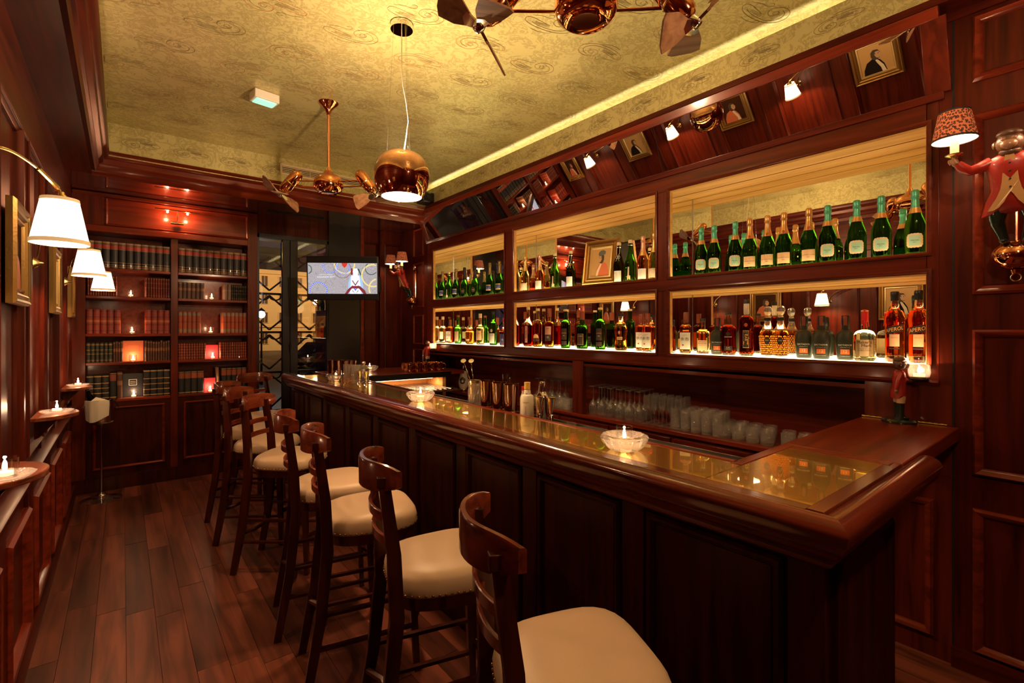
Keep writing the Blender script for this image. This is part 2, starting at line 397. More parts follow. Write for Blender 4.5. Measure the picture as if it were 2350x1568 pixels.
# ---------------- the room ----------------
XL=-.38; XR=3.0; YF=6.1; YB=-1.3; ZC=3.275; SOF=2.87
floor=struct('floor',MB().box(-.6,3.6,YB-.1,6.6,-.12,-.012),'dark')
PW=.125; pk=None
for i in range(int((3.05-XL)/PW)+1):
    x=-.36+i*PW; y=YB-random.random()*.8
    yend=6.12 if x<1.5 else (1.15 if x<3.0 else 0)
    if x>=3.0: continue
    while y<yend:
        L_=random.uniform(.75,1.35); y0=max(y,YB); y1=min(y+L_,yend)
        if y1-y0>.06:
            w_=min(PW,3.0-x)-.0018
            o=obj('plank',MB().box(0,w_,0,y1-y0-.002,-.014,random.uniform(-.0008,.0008)),'floor',floor,0,loc=(x,y0,0))
        y+=L_
# left wall: body, pilasters, mouldings, wainscot
wl=struct('wall_left',MB().box(-.6,-.40,YB,6.5,-.1,3.4),'maho')
obj('frieze',MB().box(-.40,-.372,YB,6.1,2.56,SOF),'mahoy',wl)
def ymp(X,s=1): return lambda a,b,h:(X+s*h,a,b)
for yc in [-.39,.36,1.11,1.86,2.61,3.36,4.11,4.86,5.61]:
    obj('pilaster',MB().box(-.40,-.378,yc-.085,yc+.085,.80,2.56),'maho',wl,bevel=.003)
    if yc<5.6:
        ya,yb=yc+.085,yc+.665
        obj('panel_moulding',MB().frame(ya-.004,yb+.004,.90,2.52,[(0,0),(0,.030),(.008,.034),(.016,.026),(.024,.018),(.034,.012),(.036,0)],ymp(-.40)),'red' if 0 else 'maho',wl)
    else:
        obj('panel_moulding',MB().frame(5.70,6.08,.90,2.52,[(0,0),(0,.030),(.008,.034),(.016,.026),(.024,.018),(.034,.012),(.036,0)],ymp(-.40)),'maho',wl)
obj('top_rail',MB().box(-.40,-.368,YB,6.1,2.50,2.575),'mahoy',wl,bevel=.008)
obj('wainscot',MB().box(-.40,-.368,YB,6.1,0,.79),'mahoy',wl)
obj('chair_rail',MB().prism([(-.40,.79),(-.352,.79),(-.345,.80),(-.335,.815),(-.335,.835),(-.35,.842),(-.40,.842)],YB,6.1,'y'),'mahoy',wl)
for yc in [-.39,.36,1.11,1.86,2.61,3.36,4.11,4.86]:
    obj('stile',MB().box(-.368,-.352,yc-.085,yc+.085,.10,.79),'maho',wl,bevel=.002)
    obj('panel_moulding',MB().frame(yc+.095,yc+.655,.13,.70,[(0,0),(0,.020),(.010,.034),(.022,.030),(.030,.012),(.034,0)],ymp(-.368)),'red',wl)
obj('stile',MB().box(-.368,-.352,5.525,5.695,.10,.79),'maho',wl,bevel=.002)
struct('baseboard_left',MB().prism([(-.37,0),(-.335,0),(-.335,.085),(-.345,.10),(-.37,.10)],YB,6.1,'y'),'mahoy')
# ceiling with gold paper, upstands, cove light
ceil=struct('ceiling',MB().box(-.6,3.6,YB-.1,6.6,ZC,ZC+.1),'gold')
obj('gold_upstand',MB().box(-.14,-.10,YB,5.27,3.03,ZC),'gold',ceil)
obj('gold_upstand',MB().box(-.12,3.0,5.25,5.29,3.0,ZC),'gold',ceil)
obj('gold_upstand',MB().box(2.875,2.895,YB,5.27,3.045,3.230),'gold',ceil)
obj('cove_backing',MB().box(3.10,3.14,YB,5.27,3.05,ZC),'gold',ceil)
obj('led_strip',MB().box(2.925,2.96,YB,5.24,3.190,3.197),'led',ceil)
obj('cove_strip',MB().box(-.099,-.092,YB,5.2,3.036,3.042),'led2',ceil)
obj('cove_strip',MB().box(-.05,2.85,5.238,5.246,3.024,3.032),'led2',ceil)
# paisley print on the paper: line ornaments
def smoothline(P,k=5):
    out=[]; n=len(P)
    for i in range(n-1):
        p0,p1,p2,p3=P[max(i-1,0)],P[i],P[i+1],P[min(i+2,n-1)]
        for j in range(k):
            t=j/k; out.append(tuple(.5*(2*p1[c]+(p2[c]-p0[c])*t+(2*p0[c]-5*p1[c]+4*p2[c]-p3[c])*t*t+(3*p1[c]-p0[c]-3*p2[c]+p3[c])*t**3) for c in (0,1)))
    return out+[P[-1]]
def paisley(sc_,kind):
    # comma shaped ornament: drop outline ending in a curl, inner drop, veins and two hooks
    o=[(-.50,.02),(-.42,.09),(-.25,.15),(-.02,.18),(.20,.17),(.38,.09),(.45,-.05),(.38,-.19),(.22,-.25),(.06,-.20),(.01,-.08),(.10,.0),(.20,-.03),(.23,-.10),(.17,-.14)]
    o2=[(-.50,.02),(-.47,-.05),(-.36,-.06),(-.20,-.02),(-.05,.02)]
    i1=[(-.36,.05),(-.20,.10),(.0,.125),(.19,.115),(.32,.04),(.36,-.06),(.30,-.15),(.20,-.19)]
    h1=[(-.30,.22),(-.16,.26),(.02,.25),(.10,.20),(.06,.17),(.01,.20)]
    h2=[(-.42,-.12),(-.26,-.16),(-.10,-.15),(-.04,-.21),(-.09,-.25),(-.14,-.22)]
    v=[[(-.30,.03+.02*q),(-.15,.05+.025*q),(.0,.05+.03*q)] for q in (-1,0,1)]
    c=[(.16+.045*math.cos(a)*(1+.3*math.sin(5*a)),-.09+.045*math.sin(a)) for a in [i*PI/6 for i in range(13)]]
    return [[(x*sc_,y*sc_) for x,y in smoothline(l)] for l in [o,o2,i1,h1,h2]+v+[c]]
def ribbon(mb,line,w_,mp):
    n=len(line)
    vs=[]
    for i,(x,y) in enumerate(line):
        x0,y0=line[max(i-1,0)]; x1,y1=line[min(i+1,n-1)]
        dx,dy=x1-x0,y1-y0; l=math.hypot(dx,dy) or 1
        nx,ny=-dy/l*w_,dx/l*w_
        vs+= [mp(x+nx,y+ny),mp(x-nx,y-ny)]
    mb.add(vs,[(2*i,2*i+1,2*i+3,2*i+2) for i in range(n-1)])
pa,pb=MB(),MB()
for i in range(-1,9):
    for j in range(-4,15):
        cx_,cy_=-.0+i*.42+(.21 if j%2 else 0),j*.40
        ang=(-.25 if (i+j)%2 else 2.9)+random.uniform(-.1,.1)
        if not(-.02<cx_<2.85 and YB<cy_<5.15): continue
        for k,l in enumerate(paisley(.32,0)):
            l=[(x*math.cos(ang)-y*math.sin(ang)+cx_,x*math.sin(ang)+y*math.cos(ang)+cy_) for x,y in l]
            l=[(min(max(x,-.09),2.97),min(max(y,YB),5.24)) for x,y in l]
            ribbon(pb if k in(0,1) and (i+j)%3 else pa,l,.0016 if k<3 else .0012,lambda x,y:(x,y,ZC-.0012))
for j in range(-3,14):
    for k,l in enumerate(paisley(.24,0)):
        ribbon(pa,[(j*.40+.1+x,3.145+y*.62) for x,y in l if j*.4+.1+x<5.24],.0013,lambda x,y:(2.874,x,y)) if -.9<j*.4<5 else None
for j in range(0,8):
    for k,l in enumerate(paisley(.28,0)):
        l=[(j*.36+.12-x,3.145+y*.62) for x,y in l]
        ribbon(pa,l,.0015,lambda x,y:(x,5.2485,y))
obj('paisley_print',pa,'paisley',ceil,0,kind='stuff'); obj('paisley_print',pb,'paisleyr',ceil,0,kind='stuff')
# lowered border of the ceiling: lacquered soffits and mouldings
struct('trim_1',MB().box(-.40,-.20,YB,5.42,SOF,3.2),'mahoy')
prof=[(-.20,SOF),(-.175,SOF-.012),(-.165,SOF+.02),(-.150,SOF+.03),(-.150,SOF+.055),(-.125,SOF+.075),(-.118,SOF+.105),(-.100,SOF+.115),(-.085,SOF+.14),(-.085,3.04),(-.11,3.05),(-.20,3.05)]
struct('trim_2',MB().prism(prof,YB,5.27,'y'),'mahoy')
struct('trim_3',MB().box(-.40,3.2,5.42,6.45,SOF,3.2),'soff')
pf=[(5.42,SOF),(5.40,SOF-.015),(5.385,SOF),(5.37,SOF+.03),(5.33,SOF+.045),(5.305,SOF+.07),(5.30,SOF+.11),(5.27,SOF+.12),(5.235,SOF+.15),(5.225,3.03),(5.26,3.045),(5.42,3.045)]
struct('trim_4',MB().prism(pf,-.20,2.95,'x'),'redx')
# far wall
ww=struct('wall_far',MB().box(-.6,1.20,6.40,6.6,-.1,3.4).box(2.0,3.6,6.16,6.6,-.1,3.4).box(1.20,2.0,6.16,6.6,2.65,3.4).box(1.20,2.0,6.16,6.6,-.1,.28),'maho')
for x0,x1 in [(2.03,2.16),(2.20,2.33)]: pass
obj('panel_board',MB().box(2.0,2.40,6.12,6.16,0,SOF),'blackw',ww)
obj('pilaster',MB().box(2.40,2.44,6.10,6.16,0,SOF),'red',ww,bevel=.004)
obj('pilaster',MB().box(2.66,2.72,6.10,6.16,0,SOF),'maho',ww,bevel=.004)
obj('panel_moulding',MB().frame(2.45,2.65,.95,2.70,[(0,0),(0,.02),(.012,.026),(.022,.012),(.024,0)],lambda a,b,h:(a,6.16-h,b)),'maho',ww)
obj('panel_moulding',MB().frame(2.74,2.97,.95,2.70,[(0,0),(0,.02),(.012,.026),(.022,.012),(.024,0)],lambda a,b,h:(a,6.16-h,b)),'maho',ww)
struct('baseboard_far',MB().box(1.2,3.0,6.08,6.16,0,.12),'mahox')
# wall behind the camera
wb=struct('wall_back',MB().box(-.6,3.6,YB-.2,YB,-.1,3.4),'maho')
# right wall pieces around the built-in cabinet
wr=struct('wall_right',MB().box(3.46,3.6,YB,6.6,-.1,3.4).box(3.0,3.46,5.44,6.4,-.1,3.05).box(3.0,3.46,YB,.475,-.1,3.05).box(3.0,3.46,.475,.52,-.1,3.05),'maho')
rm=lambda a,b,h:(3.0-h,a,b)
PMF=[(0,0),(0,.012),(.010,.026),(.022,.020),(.034,.006),(.036,0)]
obj('door_stile_gap',MB().box(2.9985,3.0,.468,.4745,0,3.05),'dark',wr)
for a0,a1,b0,b1 in [(-.42,.405,.10,.745),(-.42,.405,.895,1.55),(-.42,.405,1.71,2.52),(-.42,.405,2.665,2.96)]:
    obj('panel_moulding',MB().frame(a0,a1,b0,b1,PMF,rm),'red',wr)
    obj('recessed_panel',MB().box(2.997,3.0,a0+.04,a1-.04,b0+.04,b1-.04),'maho',wr)
for b0,b1 in [(.95,1.30),(1.36,1.74),(1.84,2.42),(2.50,2.86)]:
    obj('panel_moulding',MB().frame(5.53,5.80,b0,b1,[(0,0),(0,.008),(.008,.016),(.018,.004),(.02,0)],rm),'red',wr)
struct('baseboard_right',MB().box(2.975,3.0,YB,.475,0,.09),'mahoy')
# vent grille on the far upstand, little loudspeaker box, emergency lamp, ceiling slot
v=thing('ceiling_vent','long cream slotted air vent in the gold upstand behind the far copper fan','vent',(1.66,5.25,3.165))
obj('vent_frame',MB().frame(-.43,.43,-.055,.055,[(0,0),(0,.012),(.022,.012),(.022,0)],lambda a,b,h:(a,-h,b)),'vent',v)
obj('vent_backing',MB().box(-.41,.41,-.002,0,-.035,.035),'dark',v)
for q in range(3):
    for k in range(4): obj('slat',MB().box(-.405+q*.27,-.145+q*.27,-.010,-.003,-.026+k*.016,-.019+k*.016),'vent',v)
    if q<2: obj('vent_bar',MB().box(-.143+q*.27,-.137+q*.27,-.012,-.001,-.034,.034),'vent',v)
s=thing('loudspeaker','small black loudspeaker box in the far right ceiling corner','speaker',(2.82,5.12,3.11))
obj('speaker_box',MB().box(-.10,.08,-.07,.10,-.06,.06),'black',s,bevel=.02); obj('speaker_cap',MB().lathe([(0,0),(.022,0),(.022,.006),(0,.006)],16,(-.02,-.071,0),axis=(0,-1,0)),'rubber',s)
e=thing('emergency_light','small white square emergency lamp with a green lens on the ceiling','lamp',(.81,3.90,ZC),.15)
obj('housing',MB().box(-.085,.085,-.06,.06,-.062,0),'white',e,bevel=.006); obj('lens',MB().box(-.068,.068,-.045,.045,-.068,-.060),'greenlamp',e)
sl=thing('air_slot','narrow black air slot in the lacquered soffit before the window','vent',(1.55,5.86,SOF-.001)); obj('slot_frame',MB().frame(-.30,.30,-.03,.03,[(0,0),(0,.006),(.012,.006),(.012,0)],lambda a,b,h:(a,b,-h)),'black',sl); obj('slot_void',MB().box(-.29,.29,-.02,.02,-.002,0),'dark',sl)

# window with double doors and what lies outside
wn=struct('window_1',MB().box(1.196,1.22,6.13,6.2,.28,2.65).box(1.98,2.004,6.13,6.2,.28,2.65).box(1.2,2.0,6.13,6.2,2.61,2.66).box(1.2,2.0,6.13,6.2,.26,.34),'blackw')
obj('meeting_stile',MB().box(1.465,1.545,6.12,6.19,.34,2.61),'blackw',wn,bevel=.004); obj('meeting_stile',MB().box(1.55,1.635,6.125,6.19,.34,2.61),'blackw',wn,bevel=.004)
obj('pane',MB().box(1.22,1.465,6.158,6.164,.34,2.61),'pane',wn,0); obj('pane',MB().box(1.635,1.98,6.158,6.164,.34,2.61),'pane',wn,0)
obj('window_bolt',MB().tube([(1.462,6.13,2.2),(1.462,6.13,2.58)],.005,6),'chrome',wn); obj('handle',MB().tube([(1.545,6.10,1.40),(1.545,6.10,1.27)],.008,6).ball((1.545,6.11,1.36),.015),'black',wn)
gr=thing('iron_grille','black wrought iron window grille of lozenges and scrolls outside the panes','grille',(1.2,6.34,.28))
for x in (-.06,.40,.86): obj('grille_post',MB().box(x-.012,x+.012,-.012,.012,0,2.4),'black',gr)
for z in (.30,.76,1.24,1.70,2.18): obj('grille_rail',MB().box(-.1,1.3,-.008,.008,z-.013,z+.013),'black',gr)
for c in range(3):
    for r_ in range(5):
        x0=-.06+c*.46; z0=.30+(r_-1)*.47
        obj('lozenge',MB().tube([(x0,0,z0+.235),(x0+.23,0,z0+.44)],.013,4).tube([(x0+.23,0,z0+.03),(x0,0,z0+.235)],.013,4).tube([(x0+.23,0,z0+.03),(x0+.46,0,z0+.235)],.013,4).tube([(x0+.46,0,z0+.235),(x0+.23,0,z0+.44)],.013,4),'black',gr)
        h=MB()
        for sg in (-1,1): h.tube([(x0+.23+sg*(.065-.065*math.cos(a)),.0,z0+.44-.055*math.sin(a)) for a in [PI*i/8 for i in range(9)]]+[(x0+.23+sg*.14,0,z0+.47)],.011,4)
        obj('scroll',h,'black',gr)
# street outside at night
tag(obj('street',MB().box(-20,60,6.8,90,-.55,-.5),'ink'),kind='structure')
fc=D.objects.new('x',None)
M['facade']=pm('ochre_render',(.80,.55,.25),.9); M['asph']=pm('asphalt',(.05,.04,.035),.5); M['roofw']=pm('dark_window_glass',(.10,.05,.02),.4); M['roof']=pm('dark_roof',(.03,.025,.03),.8)
bpy.data.objects['street'].data.materials[0]=M['asph']
hb=thing('town_house','long cream town house with rows of dark windows across the street','building',(14,52,-.5))
obj('facade_wall',MB().box(-12,14,0,4,0,7.9),'facade',hb); obj('cornice',MB().box(-12.2,14.2,-.35,0,7.5,7.9).box(-12,14,-.12,0,2.3,2.5),'facade',hb)
obj('roof',MB().prism([(-.4,7.9),(4,7.9),(2.5,10.4),(1.6,10.4)],-12.2,14.2,'x'),'roof',hb)
for k in range(-7,9):
    for z in (.7,2.75,4.6,6.3):
        w_=obj('window',MB().box(k*1.6-.36,k*1.6+.36,-.06,.02,z-.06,z+1.06),'facade',hb); obj('pane',MB().box(k*1.6-.26,k*1.6-.03,-.09,-.06,z,z+1.0).box(k*1.6+.03,k*1.6+.26,-.09,-.06,z,z+1.0),'roofw',w_)
for (nm,x,y,z,c,lab) in [('street_lantern',4.05,20,2.12,(.85,.95,1),'white street lantern glaring at the left edge of the window'),('street_lantern',6.03,20,2.68,(1,.8,.35),'yellow street lantern shining just under the television')]:
    m_=pm('lantern_glow',(1,1,1),.5,emit=c,es=45); t=thing(nm,lab,'street lamp',(x,y,-.5),group='street lanterns')
    obj('lantern_post',MB().lathe([(.06,0),(.04,.3),(.03,z+.3),(0,z+.3)],10),'black',t); obj('lantern_globe',MB().ball((0,0,z+.5),.13),m_,t); obj('lantern_cap',MB().lathe([(.16,0),(0,.14)],10,(0,0,z+.62)),'black',t)
light('street_light_left','AREA',(6,44,7),850,(1,.66,.32),8,(math.radians(70),0,0),2)
light('street_light_right','AREA',(20,44,7),1100,(1,.66,.32),10,(math.radians(70),0,0),2)
light('street_glow','POINT',(5,19,2.4),60,(1,.8,.5),.3)
car=thing('parked_car','dark car parked at the far kerb seen through the right pane','car',(9.2,28,-.5),.1)
obj('car_body',MB().prism([(-2,.3),(-2,.75),(-1.5,.85),(-1.0,1.35),(.7,1.38),(1.3,.9),(2,.8),(2.05,.3)],-.85,.85,'y'),'roof',car,bevel=.05)
obj('car_window',MB().prism([(-1.35,.88),(-.95,1.28),(.6,1.3),(1.1,.92)],-.87,.87,'y'),'chrome',car)
for x in (-1.3,1.3):
    for y in (-.8,.8): obj('wheel',MB().lathe([(0,-.1),(.3,-.1),(.32,0),(.3,.1),(0,.1)],16,(x,y,.32),axis=(0,1,0)),'rubber',car)
# ---------------- bar counter ----------------
ZT=1.10; BX=1.385
bar=thing('bar_counter','long dark mahogany bar with panelled front and rounded armrest','bar counter',(0,0,0))
Y0,Y1=.47,5.36
obj('carcass',MB().box(BX,1.64,Y0+.02,Y1,0,1.055),'bar',bar)
obj('end_carcass',MB().box(1.40,2.03,Y0,.80,0,1.055),'bar',bar)
obj('far_end_carcass',MB().box(1.40,2.95,4.95,Y1,0,1.055),'bar',bar)
obj('plinth',MB().box(BX-.015,1.5,Y0,Y1,0,.12),'bar',bar,bevel=.004)
obj('top_rail',MB().box(BX-.012,BX,Y0,Y1,.965,1.055),'bar',bar)
ys=[.50+.545*i for i in range(10)]
for i,y in enumerate(ys[:-1]):
    obj('front_stile',MB().box(BX-.012,BX,y-.045,y+.045,.12,.965),'bar',bar,bevel=.002)
    obj('panel_moulding',MB().frame(y+.055,y+.49,.17,.94,[(0,0),(0,.012),(.008,.022),(.020,.018),(.028,.004),(.03,0)],lambda a,b,h:(BX-h,a,b)),'bar',bar)
    obj('front_panel',MB().box(BX-.004,BX,y+.09,y+.455,.205,.905),'bar',bar)
obj('front_stile',MB().box(BX-.012,BX,Y1-.06,Y1,.12,.965),'bar',bar)
obj('panel_moulding',MB().frame(1.47,1.96,.17,.94,[(0,0),(0,.012),(.008,.022),(.020,.018),(.028,.004),(.03,0)],lambda a,b,h:(a,Y0-h,b)),'bar',bar)
obj('end_panel',MB().box(1.51,1.92,Y0-.004,Y0,.21,.90),'bar',bar)
# rounded armrest, mitred at the near corner: section (outward, up)
sec=[(-.045,1.083)]+[(.035+.040*math.sin(a),1.072+.034*math.cos(a)) for a in [-.9+i*(2.35/9) for i in range(10)]]+[(.060,1.030),(.042,1.022),(.042,1.008),(.030,1.000),(.024,.978),(.010,.966),(-.012,.966)]
cx0,cy0=1.345,Y0-.02
def P(o,z,kind):
    if kind=='side': return lambda y:(cx0-o,y,z)
R=[]
R.append([(cx0-o,Y1,z) for o,z in sec]); R.append([(cx0-o,cy0-o,z) for o,z in sec])
nb=MB().rings(R); obj('armrest',nb,'nose',bar,50)
R=[[(cx0-o,cy0-o,z) for o,z in sec],[(2.215,cy0-o,z) for o,z in sec]]
obj('armrest',MB().rings(R),'nosex',bar,50)
obj('armrest_end',MB().ball((2.215,cy0-.028,1.064),(.03,.042,.040)),'nosex',bar)
# gilded glass inset, wooden strips
obj('glass_inset',MB().box(1.375,1.615,.78,5.0,1.085,1.1005),'brasstop',bar,0)
obj('glass_inset',MB().box(1.375,1.98,.487,.777,1.085,1.1005),'brasstop',bar,0)
obj('edge_strip',MB().box(1.615,1.645,.805,5.0,1.05,1.103),'red',bar,bevel=.002)
obj('edge_strip',MB().box(1.60,2.03,.777,.815,1.05,1.103),'redx',bar,bevel=.002)
obj('edge_strip',MB().box(1.98,2.03,.47,.777,1.05,1.102),'red',bar,bevel=.001)
obj('edge_strip',MB().box(1.33,1.376,.489,5.36,1.06,1.1),'nose',bar)
obj('edge_strip',MB().box(1.345,2.03,.45,.488,1.06,1.1),'nosex',bar)
fl=obj('counter_flap',MB().box(2.034,3.0-.02,.445,.822,1.045,1.1025),'redx',bar,bevel=.004)
hg=MB()
for a,b in [(.49,.60),(.71,.82)]:
    hg.tube([(2.985,a,1.106),(2.985,b,1.106)],.005,8)
    for k in range(5): hg.lathe([(.007,0),(.007,.012)],8,(2.985,a+.012+k*.022,1.106),axis=(0,1,0))
obj('piano_hinge',hg,'brass',fl)
# return counter at the far end, with a lit work niche below
obj('return_top',MB().box(1.60,2.98,4.56,5.36,1.062,1.102),'redx',bar,bevel=.003)
obj('return_front_edge',MB().box(1.65,2.80,4.545,4.56,1.040,1.096),'black',bar)
ws=thing('work_station','oak lined bartender work station with steel drainer under the far counter','work station',(0,0,0))
obj('back_board',MB().box(1.66,2.70,4.93,4.95,.86,1.04),'oakx',ws); obj('side_board',MB().box(2.70,2.74,4.56,4.95,.80,1.04),'oakx',ws)
dr=MB().box(1.66,2.70,4.2,4.93,.93,.95)
obj('drainer',dr,'steel',ws)
for k in range(14): obj('drainer_rib',MB().box(1.9+k*.055,1.925+k*.055,4.25,4.88,.95,.956),'steel',ws)
obj('lamp_strip',MB().box(1.8,2.6,4.60,4.63,1.030,1.038),'panel',ws)
light('work_station_lamp','AREA',(2.2,4.66,1.03),5,WARM2,.9,(0,0,0),.04)
obj('sink_cabinet',MB().box(1.66,2.05,1.3,4.93,.02,.92),'cab',ws); obj('steel_top',MB().box(1.655,2.1,1.3,4.2,.92,.945),'steel',ws); obj('sink_bowl',MB().box(1.72,2.05,3.2,3.7,.946,.95),'black',ws)
rl=thing('bar_mat','long black rubber bar mat on the ledge behind the gilded top','bar mat',(0,0,0))
obj('mat_base',MB().box(1.648,1.79,.86,4.4,1.045,1.062),'rubber',rl); obj('mat_edge',MB().box(1.79,1.80,.86,4.4,1.04,1.075).box(1.648,1.652,.86,4.4,1.06,1.072),'steel',rl)

# ---------------- built-in cabinet on the right wall ----------------
bb=thing('back_bar_cabinet','wall-high mahogany back bar with six lit mirrored niches','cabinet',(0,0,0))
NY=[(.567,1.965),(2.082,3.705),(3.861,5.295)]; XM=3.292
for a,b in [(.52,.567),(1.965,2.082),(3.705,3.861),(5.295,5.44)]:
    obj('upright',MB().box(3.0,3.03,a,b,1.285,2.665),'cabz',bb,bevel=.003); obj('upright_core',MB().box(3.03,3.46,a+.008,b-.008,1.285,2.665),'cabz',bb)
for z0,z1 in [(1.300,1.383),(1.822,1.923),(2.528,2.665)]:
    obj('cross_rail',MB().box(2.996,3.03,.567,5.295,z0,z1),'cab',bb,bevel=.003)
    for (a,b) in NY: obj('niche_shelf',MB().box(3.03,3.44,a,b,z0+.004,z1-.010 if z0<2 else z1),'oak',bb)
obj('bottom_lip',MB().prism([(2.99,1.285),(2.985,1.30),(2.998,1.312),(3.03,1.312),(3.03,1.285)],.52,5.44,'y'),'cab',bb)
BEAD=[(-.020,.002),(-.020,.007),(-.012,.009),(-.004,.004),(0,0),(0,-.02)]
for (a,b) in NY:
    for z0,z1,up in [(1.383,1.822,0),(1.923,2.528,1)]:
        obj('niche_bead',MB().frame(a,b,z0,z1,BEAD,lambda p,q,h:(2.996-h,p,q)),'cab',bb)
        obj('back_mirror',MB().box(XM,XM+.005,a,b,z0,z1),'mirror',bb,0)
        obj('side_mirror',MB().box(3.03,XM,b-.003,b+.002,z0,z1),'mirror',bb,0)
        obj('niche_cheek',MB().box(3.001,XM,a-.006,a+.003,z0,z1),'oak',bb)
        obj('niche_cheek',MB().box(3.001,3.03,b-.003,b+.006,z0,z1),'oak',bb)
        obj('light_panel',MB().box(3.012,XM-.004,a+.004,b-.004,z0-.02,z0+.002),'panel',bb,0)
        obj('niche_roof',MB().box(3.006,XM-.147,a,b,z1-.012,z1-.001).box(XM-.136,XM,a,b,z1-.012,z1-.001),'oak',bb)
        obj('roof_groove',MB().box(XM-.147,XM-.136,a,b,z1-.004,z1-.001),'dark',bb); obj('mirror_edge',MB().box(XM-.004,XM,a,b,z1-.018,z1-.012),'giltlt',bb)
        obj('mirror_joint',MB().box(XM-.004,XM,b-.006,b-.002,z0,z1-.012),'steel',bb)
# leaning mirror above
ang=math.radians(21)
def lean(u,v): # u up along the mirror, v outwards
    return (3.0-u*math.sin(ang)-v*math.cos(ang), 2.665+u*math.cos(ang)-v*math.sin(ang))
def lbox(u0,u1,v0,v1,y0,y1): return MB().prism([lean(u0,v0),lean(u1,v0),lean(u1,v1),lean(u0,v1)],y0,y1,'y')
obj('leaning_mirror',lbox(0,.326,-.006,0,.555,5.42),'mirror',bb,0)
obj('mirror_backing',MB().prism([(3.0,2.665),(2.93,3.02),(3.46,3.02),(3.46,2.665)],.50,5.44,'y').v and lbox(-.02,.375,-.03,-.008,.50,5.44),'cabz',bb)
obj('mirror_rail',lbox(-.03,.006,-.006,.028,.50,5.44),'cab',bb,bevel=.003)
obj('mirror_rail',lbox(.320,.372,-.006,.020,.50,5.44),'red',bb,bevel=.003)
obj('mirror_side_rail',lbox(0,.326,-.006,.018,.475,.568),'cabz',bb,bevel=.003)
obj('mirror_side_rail',lbox(0,.326,-.006,.018,5.405,5.46),'cabz',bb,bevel=.003)
for y in (2.02,3.78): obj('mirror_joint',lbox(0,.326,0,.001,y-.0015,y+.0015),'dark',bb)
struct('trim_5',MB().box(2.862,3.46,YB,5.30,3.015,3.05),'mahoy')
struct('trim_6',MB().box(2.99,3.46,YB,.50,2.98,3.05),'mahoy')
# open recess with the glassware and the cabinets under it
obj('recess_back',MB().box(3.42,3.46,.81,5.44,.845,1.29),'red',bb); obj('recess_roof',MB().box(3.0,3.44,.50,5.44,1.268,1.288),'cab',bb)  # back in brighter wood: pendant light in the recess put into its colour
obj('recess_shelf',MB().box(2.985,3.44,.81,5.44,.815,.845),'red',bb,bevel=.003)  # shelf takes the same brighter wood in place of pendant light
obj('recess_post',MB().box(2.99,3.03,2.78,2.90,.845,1.288),'cabz',bb,bevel=.003)
obj('recess_end',MB().box(2.999,3.44,.476,.815,0,1.29),'cabz',bb)
obj('face_frame',MB().box(3.0,3.03,.815,5.44,1.245,1.288),'cab',bb)
obj('base_carcass',MB().box(3.012,3.44,.81,5.44,0,.815),'cab',bb)
yy=.84
while yy<5.3:
    d=obj('drawer',MB().box(2.996,3.012,yy,yy+.53,.62,.79),'cab',bb,bevel=.003); obj('pull_lip',MB().box(2.986,2.996,yy+.06,yy+.47,.612,.626),'red',d)
    obj('cupboard_door',MB().box(2.998,3.012,yy,yy+.53,.10,.60),'cabz',bb,bevel=.003); yy+=.56
obj('panel_moulding',MB().frame(.49,.80,.10,.745,PMF,rm),'red',bb) if 0 else obj('panel_moulding',MB().frame(.54,.80,.10,.745,PMF,rm),'red',bb)
obj('end_panel_bead',MB().box(2.996,3.0,.475,.815,.86,.872),'cab',bb)
# ---------------- bottles ----------------
def bprof(R,hs,hn,rn,H,n=7,power=1.0):
    p=[(0,.003),(R*.55,.001),(R*.93,0),(R,.008),(R,hs)]
    for i in range(1,n):
        t=i/n; c=.5-.5*math.cos(PI*t)
        q=rn+(R-rn)*(1-c) if power==1 else rn+(R-rn)*math.sqrt(max(0,1-t*t)) if power==2 else rn+(R-rn)*(1-t)**power
        p.append((q,hs+(hn-hs)*t))
    return p+[(rn,hn),(rn,H)]
def rat(p,z):
    for (r0,z0),(r1,z1) in zip(p,p[1:]):
        if z0<=z<=z1 and z1>z0: return r0+(r1-r0)*(z-z0)/(z1-z0)
    return p[-1][0]
def cut(p,z0,z1):
    out=[(0,z0),(rat(p,z0),z0)] if z0>.01 else []
    out+=[q for q in p if z0<q[1]<z1 or (z0<=.01 and q[1]<z1)]
    return out+[(rat(p,z1),z1),(0,z1)]
def sqm(k):
    return lambda a,z: 1/((abs(math.cos(a))**k+abs(math.sin(a))**k)**(1/k))
def patch(R,outline,cx_=0,cz=0,levels=4,off=.0007):
    # outline: flat polygon (x,z) wrapped on a cylinder of radius R (number or function of z)
    rf=R if callable(R) else (lambda z:R)
    def mp(x,z): r=rf(z)+off; return (r*math.sin(x/r),-r*math.cos(x/r),z)
    m=MB(); n=len(outline); vs=[mp(cx_,cz)]; fs=[]
    for l in range(1,levels+1):
        s=l/levels; vs+=[mp(cx_+(x-cx_)*s,cz+(z-cz)*s) for x,z in outline]
    for j in range(n):
        k=(j+1)%n; fs.append((0,1+j,1+k))
        for l in range(levels-1): a=1+l*n; fs.append((a+j,a+n+j,a+n+k,a+k))
    return m.add(vs,fs)
def rectol(w_,z0,z1,n=10):
    o=[(-w_+2*w_*i/n,z0) for i in range(n+1)]+[(w_-2*w_*i/n,z1) for i in range(n+1)]
    return o
def scal(w_,h,z,k=18,amp=.06):
    o=[]
    for i in range(k*4):
        a=2*PI*i/(k*4); r=1+amp*abs(math.sin(a*k/2)); c,s=math.cos(a),math.sin(a)
        q=1/((abs(c)**4+abs(s)**4)**.25); o.append((w_*c*r*q*.92,z+h*s*r*q*.92))
    return o
